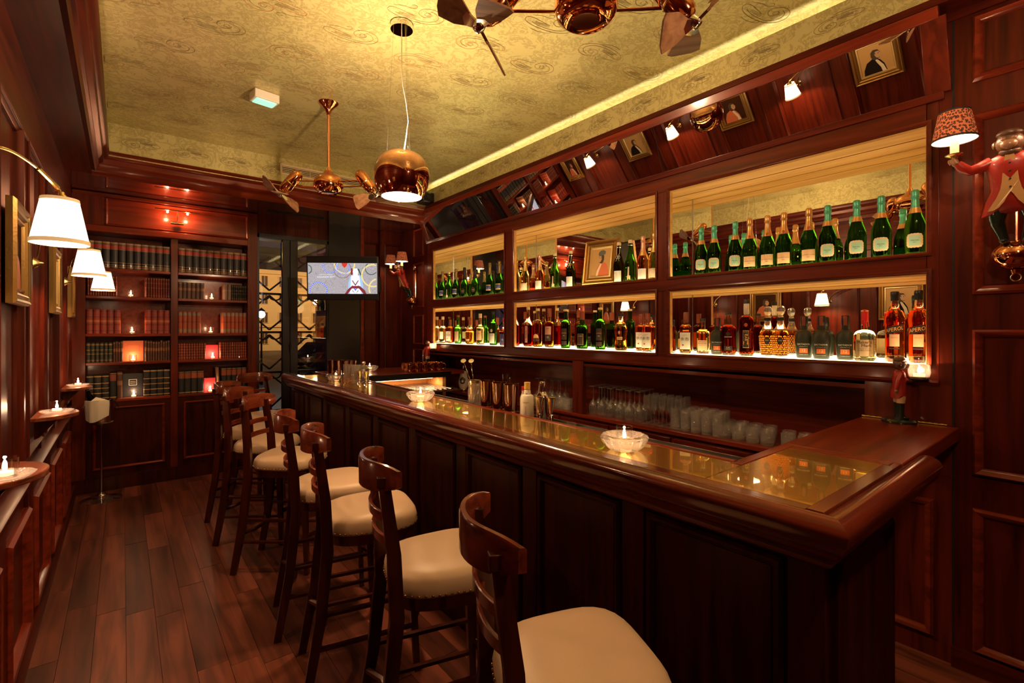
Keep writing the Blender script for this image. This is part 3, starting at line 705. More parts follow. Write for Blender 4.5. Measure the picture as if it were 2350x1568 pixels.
def cyl(R,dz=0,x0=0,off=.0014):
    return lambda z0: (lambda x,y:((R+off)*math.sin((x+x0)/R),-(R+off)*math.cos((x+x0)/R),z0+y))
def flatm(d,off=.001): return lambda z0:(lambda x,y:(x,-d-off,z0+y))
def label_text(root,s,size,mat,R,z,x0=0,slant=0,flat=False,name='lettering'):
    f=(flatm(R) if flat else cyl(R,x0=x0))(z)
    return txt(s,size,mat,root,(lambda x,y:f(x+slant*y+(x0 if flat else 0),y+.12*slant*0)),name)
_proto={}
def bottle(kind,label,loc,rz,group=None,cat='bottle'):
    if kind in _proto: return dup(_proto[kind],loc,rz,label,group)
    t=thing(BK[kind][0],label,cat,loc,rz,group); BK[kind][1](t); _proto[kind]=t; return t
def champ(t,body,foil,fz=.205,H=.318,R=.043,clear=None,fill=.235,collar=None,bare=False,wide=1.0):
    p=bprof(R,.125,.262,.0145,H)
    obj('bottle_body',MB().lathe(cut(p,0,fill),28),body,t,50)
    obj('bottle_neck',MB().lathe(cut(p,fill+.0005,H-.012),20),clear or body,t,50)
    fp=[(rat(p,z)+.0010,z) for z in [fz+(H-.045-fz)*i/8 for i in range(9)]]
    if not bare:
        obj('foil_capsule',MB().lathe(fp+[(.0185,H-.040),(.0190,H-.034),(.0165,H-.031),(.0175,H-.020),(.0170,H-.006),(.012,H),(0,H)],22),foil,t,40)
    else:
        obj('cork',MB().lathe([(.014,H-.03),(.0175,H-.018),(.0175,H-.004),(.012,H),(0,H)],16),'cork',t)
        obj('wire_cage',MB().lathe([(.0155,H-.046),(.0185,H-.043),(.0155,H-.040)],16).tube([(.0185,0,H-.04),(.018,0,H-.003),(-.018,0,H-.003),(-.0185,0,H-.04)],.001,4),'chrome',t)
    if collar: obj('neck_band',MB().lathe([(rat(p,z)+.0018,z) for z in (fz-.004,fz+.006,fz+.016,fz+.024)],24),collar,t)
    return p
def k_turq(t):
    p=champ(t,'g_dkgreen','foilt',.208,.322,.0435,collar='foilo')
    obj('lace_label',patch(.0435,scal(.037,.037,.065),0,.065),'papert',t)
    obj('mint_label',patch(.0435,rectol(.024,.040,.090),0,.065,off=.0013),'mint',t)
    label_text(t,'Vilarnau',.010,'ink',.0435,.066); label_text(t,'BRUT',.005,'ink',.0435,.056)
def k_orange(t):
    p=champ(t,'g_green','foilo',.195,.325,.0435)
    obj('neck_seal',patch(lambda z:rat(p,z)+.0012,[(.0075*math.cos(a),.208+.009*math.sin(a)) for a in [i*PI/8 for i in range(16)]],0,.208),'inkred',t)
    obj('front_label',patch(.0435,rectol(.036,.018,.082),0,.05),'papero',t)
    label_text(t,'Veuve Clicquot Ponsardin',.0062,'ink',.0435,.052); label_text(t,'BRUT',.005,'ink',.0435,.038)
def k_blue(t):
    p=champ(t,'g_dkgreen','foild',.215,.345,.0435); obj('front_label',patch(.0435,rectol(.032,.045,.105),0,.07),'papert',t)
    obj('blue_label',patch(.0435,rectol(.032,.055,.098),0,.075,off=.0012),'blue',t); label_text(t,'Cuvée',.012,'inkpale',.0435,.068)
def k_blackf(t):
    p=champ(t,'g_green','foilk',.20,.345,.045); obj('ring_label',patch(.045,[(.026*math.cos(a),.07+.03*math.sin(a)) for a in [i*PI/10 for i in range(20)]],0,.07),'dklabel',t); label_text(t,'Brut',.014,'inkpale',.045,.07)
def k_clearch(t):
    champ(t,'l_pale','foilg',.20,.345,.046,'g_clear'); obj('front_label',patch(.046,rectol(.040,.010,.078),0,.04),'papert',t); obj('oval_print',patch(.046,[(.022*math.cos(a),.046+.022*math.sin(a)) for a in [i*PI/10 for i in range(20)]],0,.046,off=.0013),'inkpale',t)
def k_rose(t):
    champ(t,'l_rose','foilp',.19,.335,.044,'g_clear',collar='foilg'); obj('front_label',patch(.044,rectol(.034,.008,.085),0,.045),'paperw',t)
def k_script(t):
    champ(t,'g_green','foilg',.2,.325,.045,bare=True); obj('side_label',patch(.045,[(-.014,.01),(.012,.01),(.012,.04),(.002,.046),(.004,.11),(-.008,.11),(-.010,.046),(-.014,.04)],0,.04),'papert',t)
def k_olive(t):
    p=champ(t,'g_olive','foilg',.2,.322,.044,bare=True); obj('front_label',patch(.044,rectol(.030,.005,.09),0,.045),'paperw',t)
    rb=MB().tube([(.012,-.012,.29),(.012,-.024,.23),(.002,-.030,.20)],.0014,5).tube([(-.012,-.012,.29),(-.010,-.026,.22),(.002,-.030,.20)],.0014,5)
    for s in (-1,1): rb.tube([(.002+s*.016*math.sin(a),-.032-.003*math.sin(a),.198+.010*math.sin(2*a)) for a in [i*PI/10 for i in range(11)]],.0012,5).tube([(.002,-.032,.198),(s*.014,-.04,.165)],.0012,5)
    obj('ribbon_bow',rb,'paperw',t)
def spirit(t,R,hs,hn,rn,H,liq,fill,cap,capz,sq=None,power=2,base='g_clear',sx=1,sy=1,cr=1.15,n=28):
    p=bprof(R,hs,hn,rn,H,power=power); m=sqm(sq) if sq else None
    obj('bottle_base',MB().lathe(cut(p,0,.014),n,mod=m,sx=sx,sy=sy),base,t,50)
    obj('spirit',MB().lathe(cut(p,.0145,fill),n,mod=m,sx=sx,sy=sy),liq,t,50)
    obj('bottle_neck',MB().lathe(cut(p,fill+.0005,H-.002),n,mod=(lambda a,z:(m(a,z) if z<hn-.01 else 1)) if m else None,sx=sx,sy=sy if fill<hn-.03 else 1),base,t,50)
    obj('cap',MB().lathe([(0,capz),(rn*cr,capz),(rn*cr,H),(rn*cr*.9,H+.003),(0,H+.003)],18),cap,t)
    return p
def k_jp(t):
    spirit(t,.037,.178,.205,.0155,.285,'l_deep',.190,'capr',.215,sq=7)
    obj('front_label',MB().box(-.034,.034,-.0385,-.0372,.028,.145),'paperw',t,0)
    for s,z,sz,x,c in [('余',.098,.026,-.017,'ink'),('市',.096,.030,.012,'ink'),('SINGLE MALT',.128,.0060,-.004,'inkred'),('WHISKY',.120,.0055,-.008,'inkred')]:
        label_text(t,s,sz,c,.0385,z,x,flat=True)
    obj('round_seal',MB().lathe([(0,-.0004),(.006,-.0004),(.006,0),(0,.0004)],16,(-.014,-.0390,.058),axis=(0,-1,0)),'inkred',t)
def k_monkey(t):
    spirit(t,.043,.135,.170,.0150,.240,'l_pale',.155,'capk',.222,cr=1.2); obj('front_label',patch(.043,rectol(.034,.022,.092),0,.05),'papert',t)
    label_text(t,'MONKEY',.0115,'inkred',.043,.082); label_text(t,'SHOULDER',.0115,'inkred',.043,.070); label_text(t,'BLENDED MALT',.006,'inkred',.043,.058)
    for k in range(3): obj('metal_badge',patch(lambda z:rat(bprof(.043,.135,.170,.0150,.24,power=2),z),[(.006*math.cos(a)+(k-1)*.011,.140+.007*math.sin(a)) for a in [i*PI/5 for i in range(10)]],(k-1)*.011,.140),'brass',t)
def k_dict(t):
    p=bprof(.047,.105,.165,.0185,.225,power=2)
    obj('bottle_body',MB().lathe([(0,0),(.036,0),(.039,.005)]+[(.039+.009*min(1,z/.10),z) for z in (.03,.06,.10)]+[q for q in p if q[1]>.11]+[(0,.225)],28,mod=sqm(2.6)),'matte',t,50)
    obj('cap',MB().lathe([(.0178,.185),(.0205,.19),(.0205,.238),(.018,.244),(0,.244)],18),'capk',t); obj('cap_seal',patch(.0207,rectol(.009,.188,.240),0,.21),'capr',t)
    obj('orange_label',patch(.0480,rectol(.0215,.030,.058),0,.044),'orange',t)
    label_text(t,'DICTADOR',.0128,'inkpale',.0515,.080,slant=0); label_text(t,'12',.021,'inkpale',.0490,.045); label_text(t,'ESTABLISHED IN 1913',.0045,'inkpale',.0500,.066); label_text(t,'COLOMBIAN AGED RUM',.0042,'inkpale',.0490,.020)
def k_skull(t):
    spirit(t,.044,.165,.200,.0160,.275,'l_dark',.185,'capk',.262,cr=1.25,base='g_clear'); obj('lower_label',patch(.044,rectol(.026,.030,.060),0,.045),'dklabel',t)
    label_text(t,'RUM',.010,'inkpale',.044,.050); label_text(t,'CARONI',.012,'inkpale',.044,.118); label_text(t,'RESERVE',.007,'inkpale',.044,.040)
    obj('etched_crest',patch(.044,[(.014*math.cos(a),.138+.012*math.sin(a)) for a in [i*PI/6 for i in range(12)]],0,.138),'dklabel',t)
def k_zaya(t):
    spirit(t,.042,.215,.258,.0150,.355,'l_dark',.245,'capk',.325,cr=1.1); obj('cream_sleeve',MB().lathe([(.0158,.262),(.0175,.27),(.0165,.33),(.0158,.331)],18),'ivory',t)
    obj('tall_label',patch(.042,rectol(.018,.050,.160),0,.10),'papert',t); obj('dark_label',patch(.042,rectol(.0165,.053,.157),0,.10,off=.0013),'dklabel',t)
    f=cyl(.042,off=.002)(.105); txt('Zaya',.036,'inkgold',t,lambda x,y:f(-y,x),'lettering')
    label_text(t,'GRAN RESERVA',.0042,'inkpale',.042,.150)
    obj('round_seal',patch(lambda z:.041,[(.010*math.cos(a),.195+.012*math.sin(a)) for a in [i*PI/8 for i in range(16)]],0,.195,off=.0015),'inkred',t)
def k_dec(t):
    p=[(0,.002),(.034,0),(.038,.006),(.040,.05),(.046,.12),(.047,.135),(.040,.155),(.024,.185),(.0165,.215),(.0165,.24)]
    obj('decanter_base',MB().lathe(cut(p,0,.012),28),'crystal',t,50)
    obj('spirit',MB().lathe(cut(p,.0125,.158),28),'l_amber',t,50)
    st=MB()
    for r_ in range(9):
        z=.022+r_*.0125
        for k in range(22):
            a=2*PI*(k+.5*(r_%2))/22; r=rat(p,z)
            st.ball((r*math.cos(a),r*math.sin(a),z),(.0048,.0048,.0058),6,4)
    obj('hobnail_studs',st,'g_clear',t,60,kind='stuff')
    obj('decanter_neck',MB().lathe(cut(p,.1585,.24),24),'crystal',t,50); obj('black_collar',MB().lathe([(.0172,.218),(.0195,.22),(.0195,.236),(.0172,.238)],20),'capk',t)
    obj('stopper',MB().lathe([(.013,.24),(.016,.246),(.011,.252),(.018,.262),(.0235,.28),(.021,.298),(.012,.308),(0,.310)],10,mod=lambda a,z:1+.08*math.cos(5*a)),'crystal',t,20)
    obj('crest_plaque',patch(lambda z:rat(p,z)+.006,[(.017*math.cos(a),.10+.020*math.sin(a)-.006*(math.sin(a)<-.8)) for a in [i*PI/10 for i in range(20)]],0,.10),'dklabel',t)
    label_text(t,'XXO',.009,'inkpale',.053,.10)
def k_maker(t):
    spirit(t,.050,.125,.165,.0150,.265,'l_pale',.022,'papert',.262,sq=2.5,base='g_clear')
    obj('front_label',patch(.0505,rectol(.042,.024,.112),0,.07,off=.0015),'papert',t)
    label_text(t,"Maker's",.0215,'ink',.0525,.098,0); label_text(t,'Mark',.0215,'ink',.0525,.080,.010); label_text(t,'KENTUCKY STRAIGHT',.0050,'ink',.0525,.064); label_text(t,'BOURBON WHISKY',.0062,'ink',.0525,.055)
    dr=MB().lathe([(.0158,.205),(.0178,.21),(.0172,.24),(.0165,.268),(.0120,.271),(0,.271)],18,mod=lambda a,z:1+.05*math.sin(3*a))
    for a,l in [(-1.2,.175),(-2.2,.19),(-1.7,.168),(.5,.18),(2.4,.185)]: dr.tube([(.0166*math.cos(a),.0166*math.sin(a),.212),(.0175*math.cos(a),.0175*math.sin(a),.195),(.019*math.cos(a),.019*math.sin(a),l)],.0028,6)
    obj('wax_seal',dr,'wax_red',t)
def k_aperol(t):
    p=[(0,.004),(.034,0),(.040,.008),(.040,.035),(.0405,.19),(.0425,.20),(.043,.222),(.0395,.232),(.0365,.25),(.030,.262),(.0200,.272),(.0165,.30),(.0145,.335)]
    obj('bottle_base',MB().lathe(cut(p,0,.034),28),'g_clear',t,50); obj('spirit',MB().lathe(cut(p,.0345,.262),28),'l_orange',t,50); obj('bottle_neck',MB().lathe(cut(p,.2625,.333),24),'g_clear',t,50)
    obj('cap',MB().lathe([(0,.312),(.0175,.312),(.0175,.336),(.0185,.338),(.0185,.356),(.016,.360),(0,.360)],20),'capk',t)
    b=[(x,.165+x*.22-.016) for x in [-.041+.082*i/10 for i in range(11)]]+[(x,.165+x*.22+.020) for x in [.041-.082*i/10 for i in range(11)]]
    obj('slanted_banner',patch(.0405,b,0,.165,off=.0012),'ink',t)
    f=cyl(.0405,off=.0022)(.166); txt('APEROL',.0245,'inkgold',t,lambda x,y:f(x*.86,y*1.1+x*.20),'lettering')
    obj('small_label',patch(.0403,rectol(.021,.080,.142),0,.11),'papert',t); obj('label_field',patch(.0403,rectol(.0185,.083,.139),0,.11,off=.0012),'papero',t); obj('black_band',patch(.0403,rectol(.022,.066,.073),0,.07),'ink',t); label_text(t,'Aperitivo',.0075,'inkred',.0403,.125)
def k_crystalb(t):
    spirit(t,.042,.17,.215,.0155,.325,'g_clear',.2,'papert',.29); obj('front_label',patch(.042,rectol(.030,.05,.14),0,.09),'paperw',t)
def k_ltgreen(t): spirit(t,.042,.170,.225,.0165,.335,'g_ltgreen',.2,'capr',.315,base='g_ltgreen',power=1); obj('front_label',patch(.042,rectol(.030,.03,.145),0,.09),'papert',t)
def k_squat(t): spirit(t,.052,.130,.190,.0165,.305,'l_deep',.150,'capr',.225,power=1); obj('lower_label',patch(.052,rectol(.022,.035,.060),0,.045),'papero',t)
def k_pale(t): spirit(t,.046,.170,.225,.0165,.340,'l_pale',.19,'papert',.295,power=1); obj('front_label',patch(.046,rectol(.038,.05,.155),0,.10),'papero',t); label_text(t,'WHISKY',.014,'inkred',.046,.12)
def k_fernet(t): spirit(t,.043,.215,.285,.0155,.355,'g_dkgreen',.225,'capk',.325,base='g_green',power=1); obj('front_label',patch(.043,rectol(.035,.02,.125),0,.07),'paperw',t); label_text(t,'FERNET',.014,'ink',.043,.108); obj('round_emblem',patch(.043,[(.014*math.cos(a),.155+.018*math.sin(a)) for a in [i*PI/8 for i in range(16)]],0,.155),'papero',t)
def k_dkblue(t): spirit(t,.043,.13,.20,.012,.285,'l_dark',.15,'wax_red',.25,power=1); obj('front_label',patch(.043,rectol(.036,.02,.12),0,.07),'blue',t); label_text(t,'10',.03,'inkpale',.043,.06)
def k_tallred(t): spirit(t,.047,.205,.30,.0155,.385,'l_red',.205,'papert',.36,power=1); obj('script_label',patch(.047,rectol(.014,.04,.20),0,.12),'foilp',t); f=cyl(.047,off=.002)(.12); txt('Reserva',.024,'ink',t,lambda x,y:f(-y,x),'lettering')
def k_goldclear(t): spirit(t,.047,.20,.262,.0165,.365,'l_amber',.235,'papert',.345,power=2); obj('dark_label',patch(.047,rectol(.036,.055,.082),0,.07),'dklabel',t); obj('arched_label',patch(.047,[(.03*math.cos(a),.085+.04*math.sin(a)) for a in [i*PI/10 for i in range(11)]],0,.095,off=.001),'papero',t)
def k_amberlab(t): spirit(t,.043,.215,.245,.0175,.360,'l_amber',.235,'capr',.285,power=2); obj('front_label',patch(.043,rectol(.033,.12,.195),0,.15),'foilp',t); obj('lower_label',patch(.043,rectol(.031,.062,.118),0,.09),'dklabel',t); label_text(t,'GLEN',.012,'ink',.043,.175); label_text(t,'12',.024,'inkpale',.043,.095)
def k_islay(t):
    spirit(t,.042,.200,.255,.0165,.345,'g_green',.22,'papert',.33,base='g_green',power=2); obj('black_label',patch(.042,rectol(.026,.075,.175),0,.12),'dklabel',t); obj('lower_label',patch(.042,rectol(.026,.03,.065),0,.05),'dklabel',t)
    label_text(t,'LAPHROAIG',.0085,'inkgold',.042,.135); label_text(t,'10',.016,'inkpale',.042,.112)
def k_dkg(t): spirit(t,.049,.165,.22,.019,.320,'g_dkgreen',.20,'capr',.25,base='g_green',power=2); obj('front_label',patch(.049,rectol(.026,.035,.13),0,.08),'papero',t); obj('label_field',patch(.049,rectol(.024,.037,.128),0,.08,off=.0013),'dklabel',t); label_text(t,'ARDBEG',.010,'inkpale',.049,.11)
def k_jura(t):
    p=[(0,.004),(.040,0),(.049,.012),(.052,.03),(.046,.07),(.0435,.09),(.048,.12),(.0535,.16),(.051,.19),(.036,.215),(.019,.228),(.0175,.285)]
    obj('spirit',MB().lathe(cut(p,0,.195),28,sy=.8),'l_amber',t,50); obj('bottle_neck',MB().lathe(cut(p,.1955,.283),24,sy=.9),'g_clear',t,50); obj('cap',MB().lathe([(0,.272),(.026,.272),(.026,.288),(0,.290)],20),'capk',t)
    obj('name_label',patch(.041,rectol(.024,.085,.108),0,.095),'papero',t); label_text(t,'JURA',.019,'ink',.0415,.096); obj('star_crest',patch(.043,[((.013 if i%2 else .008)*math.cos(i*PI/8),.143+(.016 if i%2 else .01)*math.sin(i*PI/8)) for i in range(16)],0,.143),'foilp',t)
BK=dict(turq=('sparkling_wine_bottle',k_turq),orange=('sparkling_wine_bottle',k_orange),blue=('sparkling_wine_bottle',k_blue),blackf=('sparkling_wine_bottle',k_blackf),
 clearch=('sparkling_wine_bottle',k_clearch),rose=('sparkling_wine_bottle',k_rose),script=('sparkling_wine_bottle',k_script),olive=('sparkling_wine_bottle',k_olive),
 jp=('whisky_bottle',k_jp),monkey=('whisky_bottle',k_monkey),dict=('rum_bottle',k_dict),skull=('rum_bottle',k_skull),zaya=('rum_bottle',k_zaya),dec=('rum_decanter',k_dec),maker=('whisky_bottle',k_maker),
 aperol=('aperitif_bottle',k_aperol),crystalb=('spirit_bottle',k_crystalb),ltgreen=('whisky_bottle',k_ltgreen),squat=('whisky_bottle',k_squat),pale=('whisky_bottle',k_pale),fernet=('liqueur_bottle',k_fernet),dkblue=('spirit_bottle',k_dkblue),
 tallred=('liqueur_bottle',k_tallred),goldclear=('whisky_bottle',k_goldclear),amberlab=('whisky_bottle',k_amberlab),islay=('whisky_bottle',k_islay),dkg=('whisky_bottle',k_dkg),jura=('whisky_bottle',k_jura))
def face(y,x=3.1,k=.75): return math.atan2(-min(k*y,1.3),-x)+PI/2
UP='on the upper right shelf'; 
TB='green bottle with turquoise foil, '
OB='green bottle with copper foil and apricot label, '
L_=[('turq',1.775,TB+'leftmost on the upper right shelf'),('turq',1.681,TB+'second from the left on the upper right shelf'),('turq',1.539,TB+'just left of the apricot labelled ones'),
('orange',1.445,OB+'first of the four from the left'),('orange',1.338,OB+'second of the four from the left'),('orange',1.243,OB+'third of the four, beside the gap'),('orange',1.108,OB+'rightmost of the four'),
('turq',1.012,TB+'just right of the rightmost apricot label'),('turq',.874,TB+'third from the right end of the shelf'),('turq',.766,TB+'second from the right end of the shelf'),('turq',.627,TB+'rightmost, against the cabinet edge')]
for k,y,l in L_: bottle(k,l,(3.085,y,1.9255),face(y),'sparkling wine on the upper right shelf')
L_=[('clearch',3.635,'pale clear sparkling wine bottle with tan label, leftmost on the upper middle shelf'),('rose',3.421,'rose wine bottle with pink foil and white label left of the standing portrait'),('script',3.213,'dark green bottle with a tall cream script label left of the portrait'),('olive',3.013,'olive bottle with a white bow and white label just left of the portrait'),
('olive',2.48,'olive bottle with a white bow just right of the portrait frame'),('script',2.368,'dark green bottle with bare cork right of the portrait'),('rose',2.25,'rose wine bottle with pink foil right of the portrait'),('clearch',2.15,'pale clear sparkling wine bottle at the right end of the middle shelf')]
for k,y,l in L_: bottle(k,l,(3.085,y,1.9255),face(y,k=.5),'sparkling wine on the upper middle shelf')
L_=[('blue',5.21,'dark sparkling wine bottle with blue label, leftmost on the upper left shelf'),('script',5.06,'green bottle with cream label, second on the upper left shelf'),('blue',4.90,'dark bottle with blue label left of the two black foiled ones'),('blackf',4.717,'green bottle with black foil, left one of the pair'),('blackf',4.503,'green bottle with black foil, right one of the pair'),('blue',4.222,'dark bottle with olive foil and blue label, second from the shelf right end'),('blue',4.05,'dark bottle with olive foil and blue label at the shelf right end')]
for k,y,l in L_: bottle(k,l,(3.085,y,1.9255),face(y,k=.4),'sparkling wine on the upper left shelf')
Z2=1.3855
L_=[('crystalb',5.22,'clear bottle with white label, leftmost on the lower left shelf'),('jp',5.05,'amber whisky bottle with a cream brush lettered label on the lower left shelf'),('ltgreen',4.871,'pale green whisky bottle with tan label'),('squat',4.621,'squat amber whisky bottle with a brown neck seal'),('pale',4.415,'pale gold whisky bottle with apricot label'),('fernet',4.172,'tall dark green liqueur bottle with white label'),('dkblue',3.99,'dark bottle with blue label and red neck at the shelf right end')]
for k,y,l in L_: bottle(k,l,(3.095,y,Z2),face(y,k=.4),'spirits on the lower left shelf')
L_=[('tallred',3.60,'tall long necked red liqueur bottle, leftmost on the lower middle shelf'),('goldclear',3.46,'gold whisky bottle with arched label and clear shoulders'),('amberlab',3.299,'amber whisky bottle with pink and brown labels'),('islay',3.088,'green whisky bottle with black label, left one of the two'),('dkg',2.886,'broad dark green whisky bottle with framed brown label'),('islay',2.682,'green whisky bottle with black label, right one of the two'),('jura',2.468,'waisted amber whisky bottle with black flat cap'),('jp',2.29,'square amber whisky bottle, the hidden left one of the overlapping pair'),('jp',2.215,'square amber whisky bottle with brush lettering, right one of the overlapping pair')]
for i,(k,y,l) in enumerate(L_): bottle(k,l,(3.095 if i!=7 else 3.15,y+(.02 if i==7 else 0),Z2),face(y,k=.45),'spirits on the lower middle shelf')
DB='matte black rum bottle with orange label, '
L_=[('jp',1.894,3.09,'square amber whisky bottle with brush lettering, leftmost on the lower right shelf'),('monkey',1.788,3.13,'rounded pale gold whisky bottle with badges on the shoulder'),('dict',1.672,3.11,DB+'half hidden behind the dark etched rum bottle'),('skull',1.583,3.085,'dark amber rum bottle with etched lettering and a black cap'),('zaya',1.469,3.09,'tall dark rum bottle with cream neck sleeve'),('dec',1.350,3.115,'studded rum decanter with a carved stopper, left one'),('dec',1.262,3.085,'studded rum decanter with a carved stopper, right front one'),
('dict',1.148,3.125,DB+'left one of the overlapping pair'),('dict',1.045,3.09,DB+'right front one of the overlapping pair'),('dict',.935,3.115,DB+'beside the bottle with the red wax seal'),('maker',.838,3.085,'squarish cream labelled whisky bottle with red wax neck'),('aperol',.709,3.085,'orange aperitif bottle with slanted black banner, left one'),('aperol',.613,3.085,'orange aperitif bottle with slanted black banner, rightmost')]
for k,y,x,l in L_: bottle(k,l,(x,y,Z2),face(y,k=.8),'spirits on the lower right shelf')
# leaning portrait among the bottles; portraits on the left wall
def portrait(t,W,H,style=0):
    # local: picture plane x,z ; front towards -y
    fr=[(0,0),(0,.022),(.010,.034),(.020,.030),(.026,.018),(.038,.030),(.046,.026),(.052,.012),(.062,.010),(.064,.004)]
    mp=lambda a,b,h:(a,-h,b)
    obj('gilt_frame',MB().frame(-W/2,W/2,0,H,fr,mp),'gilt',t,25); obj('frame_slip',MB().frame(-W/2+.060,W/2-.060,.060,H-.060,[(0,.004),(0,.016),(.008,.018),(.016,.006),(.018,0)],mp),'giltlt' if style else 'gilt',t,25)
    obj('frame_back',MB().box(-W/2+.01,W/2-.01,-.004,0,.01,H-.01),'ink',t)
    w2,z0,z1=W/2-.076,.076,H-.076
    obj('canvas',MB().box(-w2,w2,-.0065,-.004,z0,z1),'canvas' if style else 'canvasd',t,0)
    def pg(pts,mat,d): 
        return obj('painted_figure',MB().prism([(x*w2,z0+(z1-z0)*z) for x,z in pts],-.0065-d,-.0064,'y'),mat,t,0)
    pg([(-.55,0),(-.45,.25),(-.25,.42),(.0,.52),(.25,.52),(.62,.42),(.85,.2),(.9,0)],'p_coat' if style!=2 else 'p_dark',.0004)
    pg([(-.5,0),(-.38,.22),(-.1,.44),(.12,.52),(.0,.36),(-.2,.15),(-.25,0)],'p_white',.0008)
    pg([(-.22,.50),(-.30,.60),(-.30,.70),(-.18,.80),(.10,.82),(.28,.74),(.30,.60),(.22,.50),(.05,.45)],'p_fur',.0012)
    pg([(-.30,.56),(-.34,.64),(-.22,.74),(-.02,.74),(.06,.64),(-.02,.54),(-.16,.50)],'p_face',.0016)
    if style==1: pg([(-.34,.78),(-.30,.88),(-.1,.94),(.2,.95),(.42,.90),(.40,.80),(.15,.76),(-.1,.75)],'p_hat',.002)
    pg([(-.22,.66),(-.20,.68),(-.16,.68),(-.15,.66),(-.18,.65)],'ink',.0022); pg([(-.04,.66),(-.02,.68),(.02,.68),(.03,.66),(0,.65)],'ink',.0022)
M['canvas']=pm('amber_canvas',(.50,.28,.09),.6); M['canvasd']=pm('dark_canvas',(.05,.018,.008),.95,spec=.05)
M['p_coat']=pm('painted_red_coat',(.60,.14,.05),.6); M['p_dark']=pm('painted_dark_coat',(.02,.012,.01),.95,spec=.05); M['p_white']=pm('painted_white_shirt',(.70,.58,.42),.6)
M['p_fur']=pm('painted_dark_fur',(.06,.03,.012),.6); M['p_face']=pm('painted_pale_face',(.50,.28,.14),.6); M['p_hat']=pm('painted_grey_hat',(.10,.10,.07),.6)
t=thing('portrait','small gilt framed portrait of a gentleman in red coat leaning among the bottles','portrait',(3.13,2.72,1.928)); t.rotation_euler=(math.radians(-9),0,-PI/2+math.radians(8)); portrait(t,.33,.385,1)
for y,l,st in [(1.54,'gilt framed dark portrait on the left wall, nearest the camera',2),(3.04,'large gilt portrait on the left wall behind the nearest lamp',0),(4.54,'gilt framed portrait between the second and third wall lamps',2),(5.86,'gilt framed portrait on the left wall beside the bookcase',0)]:
    t=thing('portrait',l,'portrait',(-.372,y,1.66),PI/2,'portraits on the left wall'); portrait(t,.42 if y<5.8 else .34,.44,st)
# ---------------- bar stools ----------------
def stool(label):
    t=thing('bar_stool',label,'bar stool',group='bar stools along the counter')
    def outline(k,n=40):
        o=[]
        for i in range(n):
            a=2*PI*i/n; c,s=math.cos(a),math.sin(a); q=1/((abs(c)**3.4+abs(s)**3.4)**(1/3.4))
            x=.215*c*q; y=(.205+.02*(x/.2))*s*q*(1.0); o.append((x*k+.005,y*k))
        return o
    R=[[(x,y,.645) for x,y in outline(.97)],[(x,y,.652) for x,y in outline(1.0)],[(x,y,.675) for x,y in outline(1.01)],[(x,y,.697) for x,y in outline(.985)],[(x,y,.711) for x,y in outline(.93)],[(x,y,.722) for x,y in outline(.80)],[(x,y,.728) for x,y in outline(.55)],[(x,y,.730) for x,y in outline(.2)]]
    obj('seat_cushion',MB().rings(R),'cream',t,60)
    ap=MB(); 
    ap.rings([[(x,y,.600) for x,y in outline(.93)],[(x,y,.645) for x,y in outline(.97)]]); obj('seat_frame',ap,'stool',t,40)
    nl=MB(); oo=outline(1.008,64)
    for x,y in oo: nl.ball((x,y,.656),.0048,6,4)
    obj('nailhead_trim',nl,'brass',t,60,kind='stuff')
    for s in (-1,1):
        obj('leg',MB().tube([(.165,s*.165,.63),(.175,s*.172,.40),(.195,s*.19,0)],[.026,.024,.019],4),'stool',t,30)
        obj('rear_leg',MB().tube([(-.295,s*.185,0),(-.235,s*.178,.32),(-.205,s*.172,.60),(-.213,s*.162,.80),(-.236,s*.146,.97),(-.246,s*.140,1.045)],[.022,.028,.030,.028,.025,.024],4,flat=(1.15,.75)),'stool',t,30)
        obj('side_stretcher',MB().tube([(-.262,s*.18,.20),(.180,s*.178,.20)],.014,4,flat=(.7,1)),'stool',t)
        obj('upper_side_stretcher',MB().tube([(-.232,s*.176,.335),(.180,s*.174,.335)],.014,4,flat=(.7,1)),'stool',t)
    def bow(z0,h,x0,depth,w_,th,name,mat,n=14,round_=0):
        R=[]
        for i in range(n+1):
            u=-1+2*i/n; y=w_*u; x=x0+depth*(abs(u)**2.2)
            hh=h*(1-round_*abs(u)**6); cz=z0
            R.append([(x-th,y,cz-hh),(x+th,y,cz-hh),(x+th,y,cz+hh*.85),(x+th*.6,y,cz+hh),(x-th*.6,y,cz+hh),(x-th,y,cz+hh*.85)])
        return obj(name,MB().rings(R),mat,t,40)
    bow(1.045,.047,-.300,.100,.190,.010,'crest_rail','stoolr',18,.45)
    for s in (-1,1): obj('rail_block',MB().box(-.268,-.236,s*.145-.016,s*.145+.016,1.015,1.05),'stool',t,bevel=.003)
    bow(.915,.015,-.268,.040,.150,.006,'back_slat','stoolr'); bow(.835,.015,-.256,.040,.156,.006,'back_slat','stoolr')
    obj('front_footrest',MB().tube([(.190,-.18,.235),(.235,-.09,.235),(.245,0,.235),(.235,.09,.235),(.190,.18,.235)],.015,6,flat=(1.2,.8)),'stool',t)
    obj('footrest_strip',MB().tube([(.202,-.17,.250),(.250,-.08,.250),(.257,0,.250),(.250,.08,.250),(.202,.17,.250)],.004,6),'brass',t)
    obj('rear_stretcher',MB().tube([(-.262,-.178,.245),(-.21,-.09,.245),(-.195,0,.245),(-.21,.09,.245),(-.262,.178,.245)],.013,6),'stool',t)
    return t
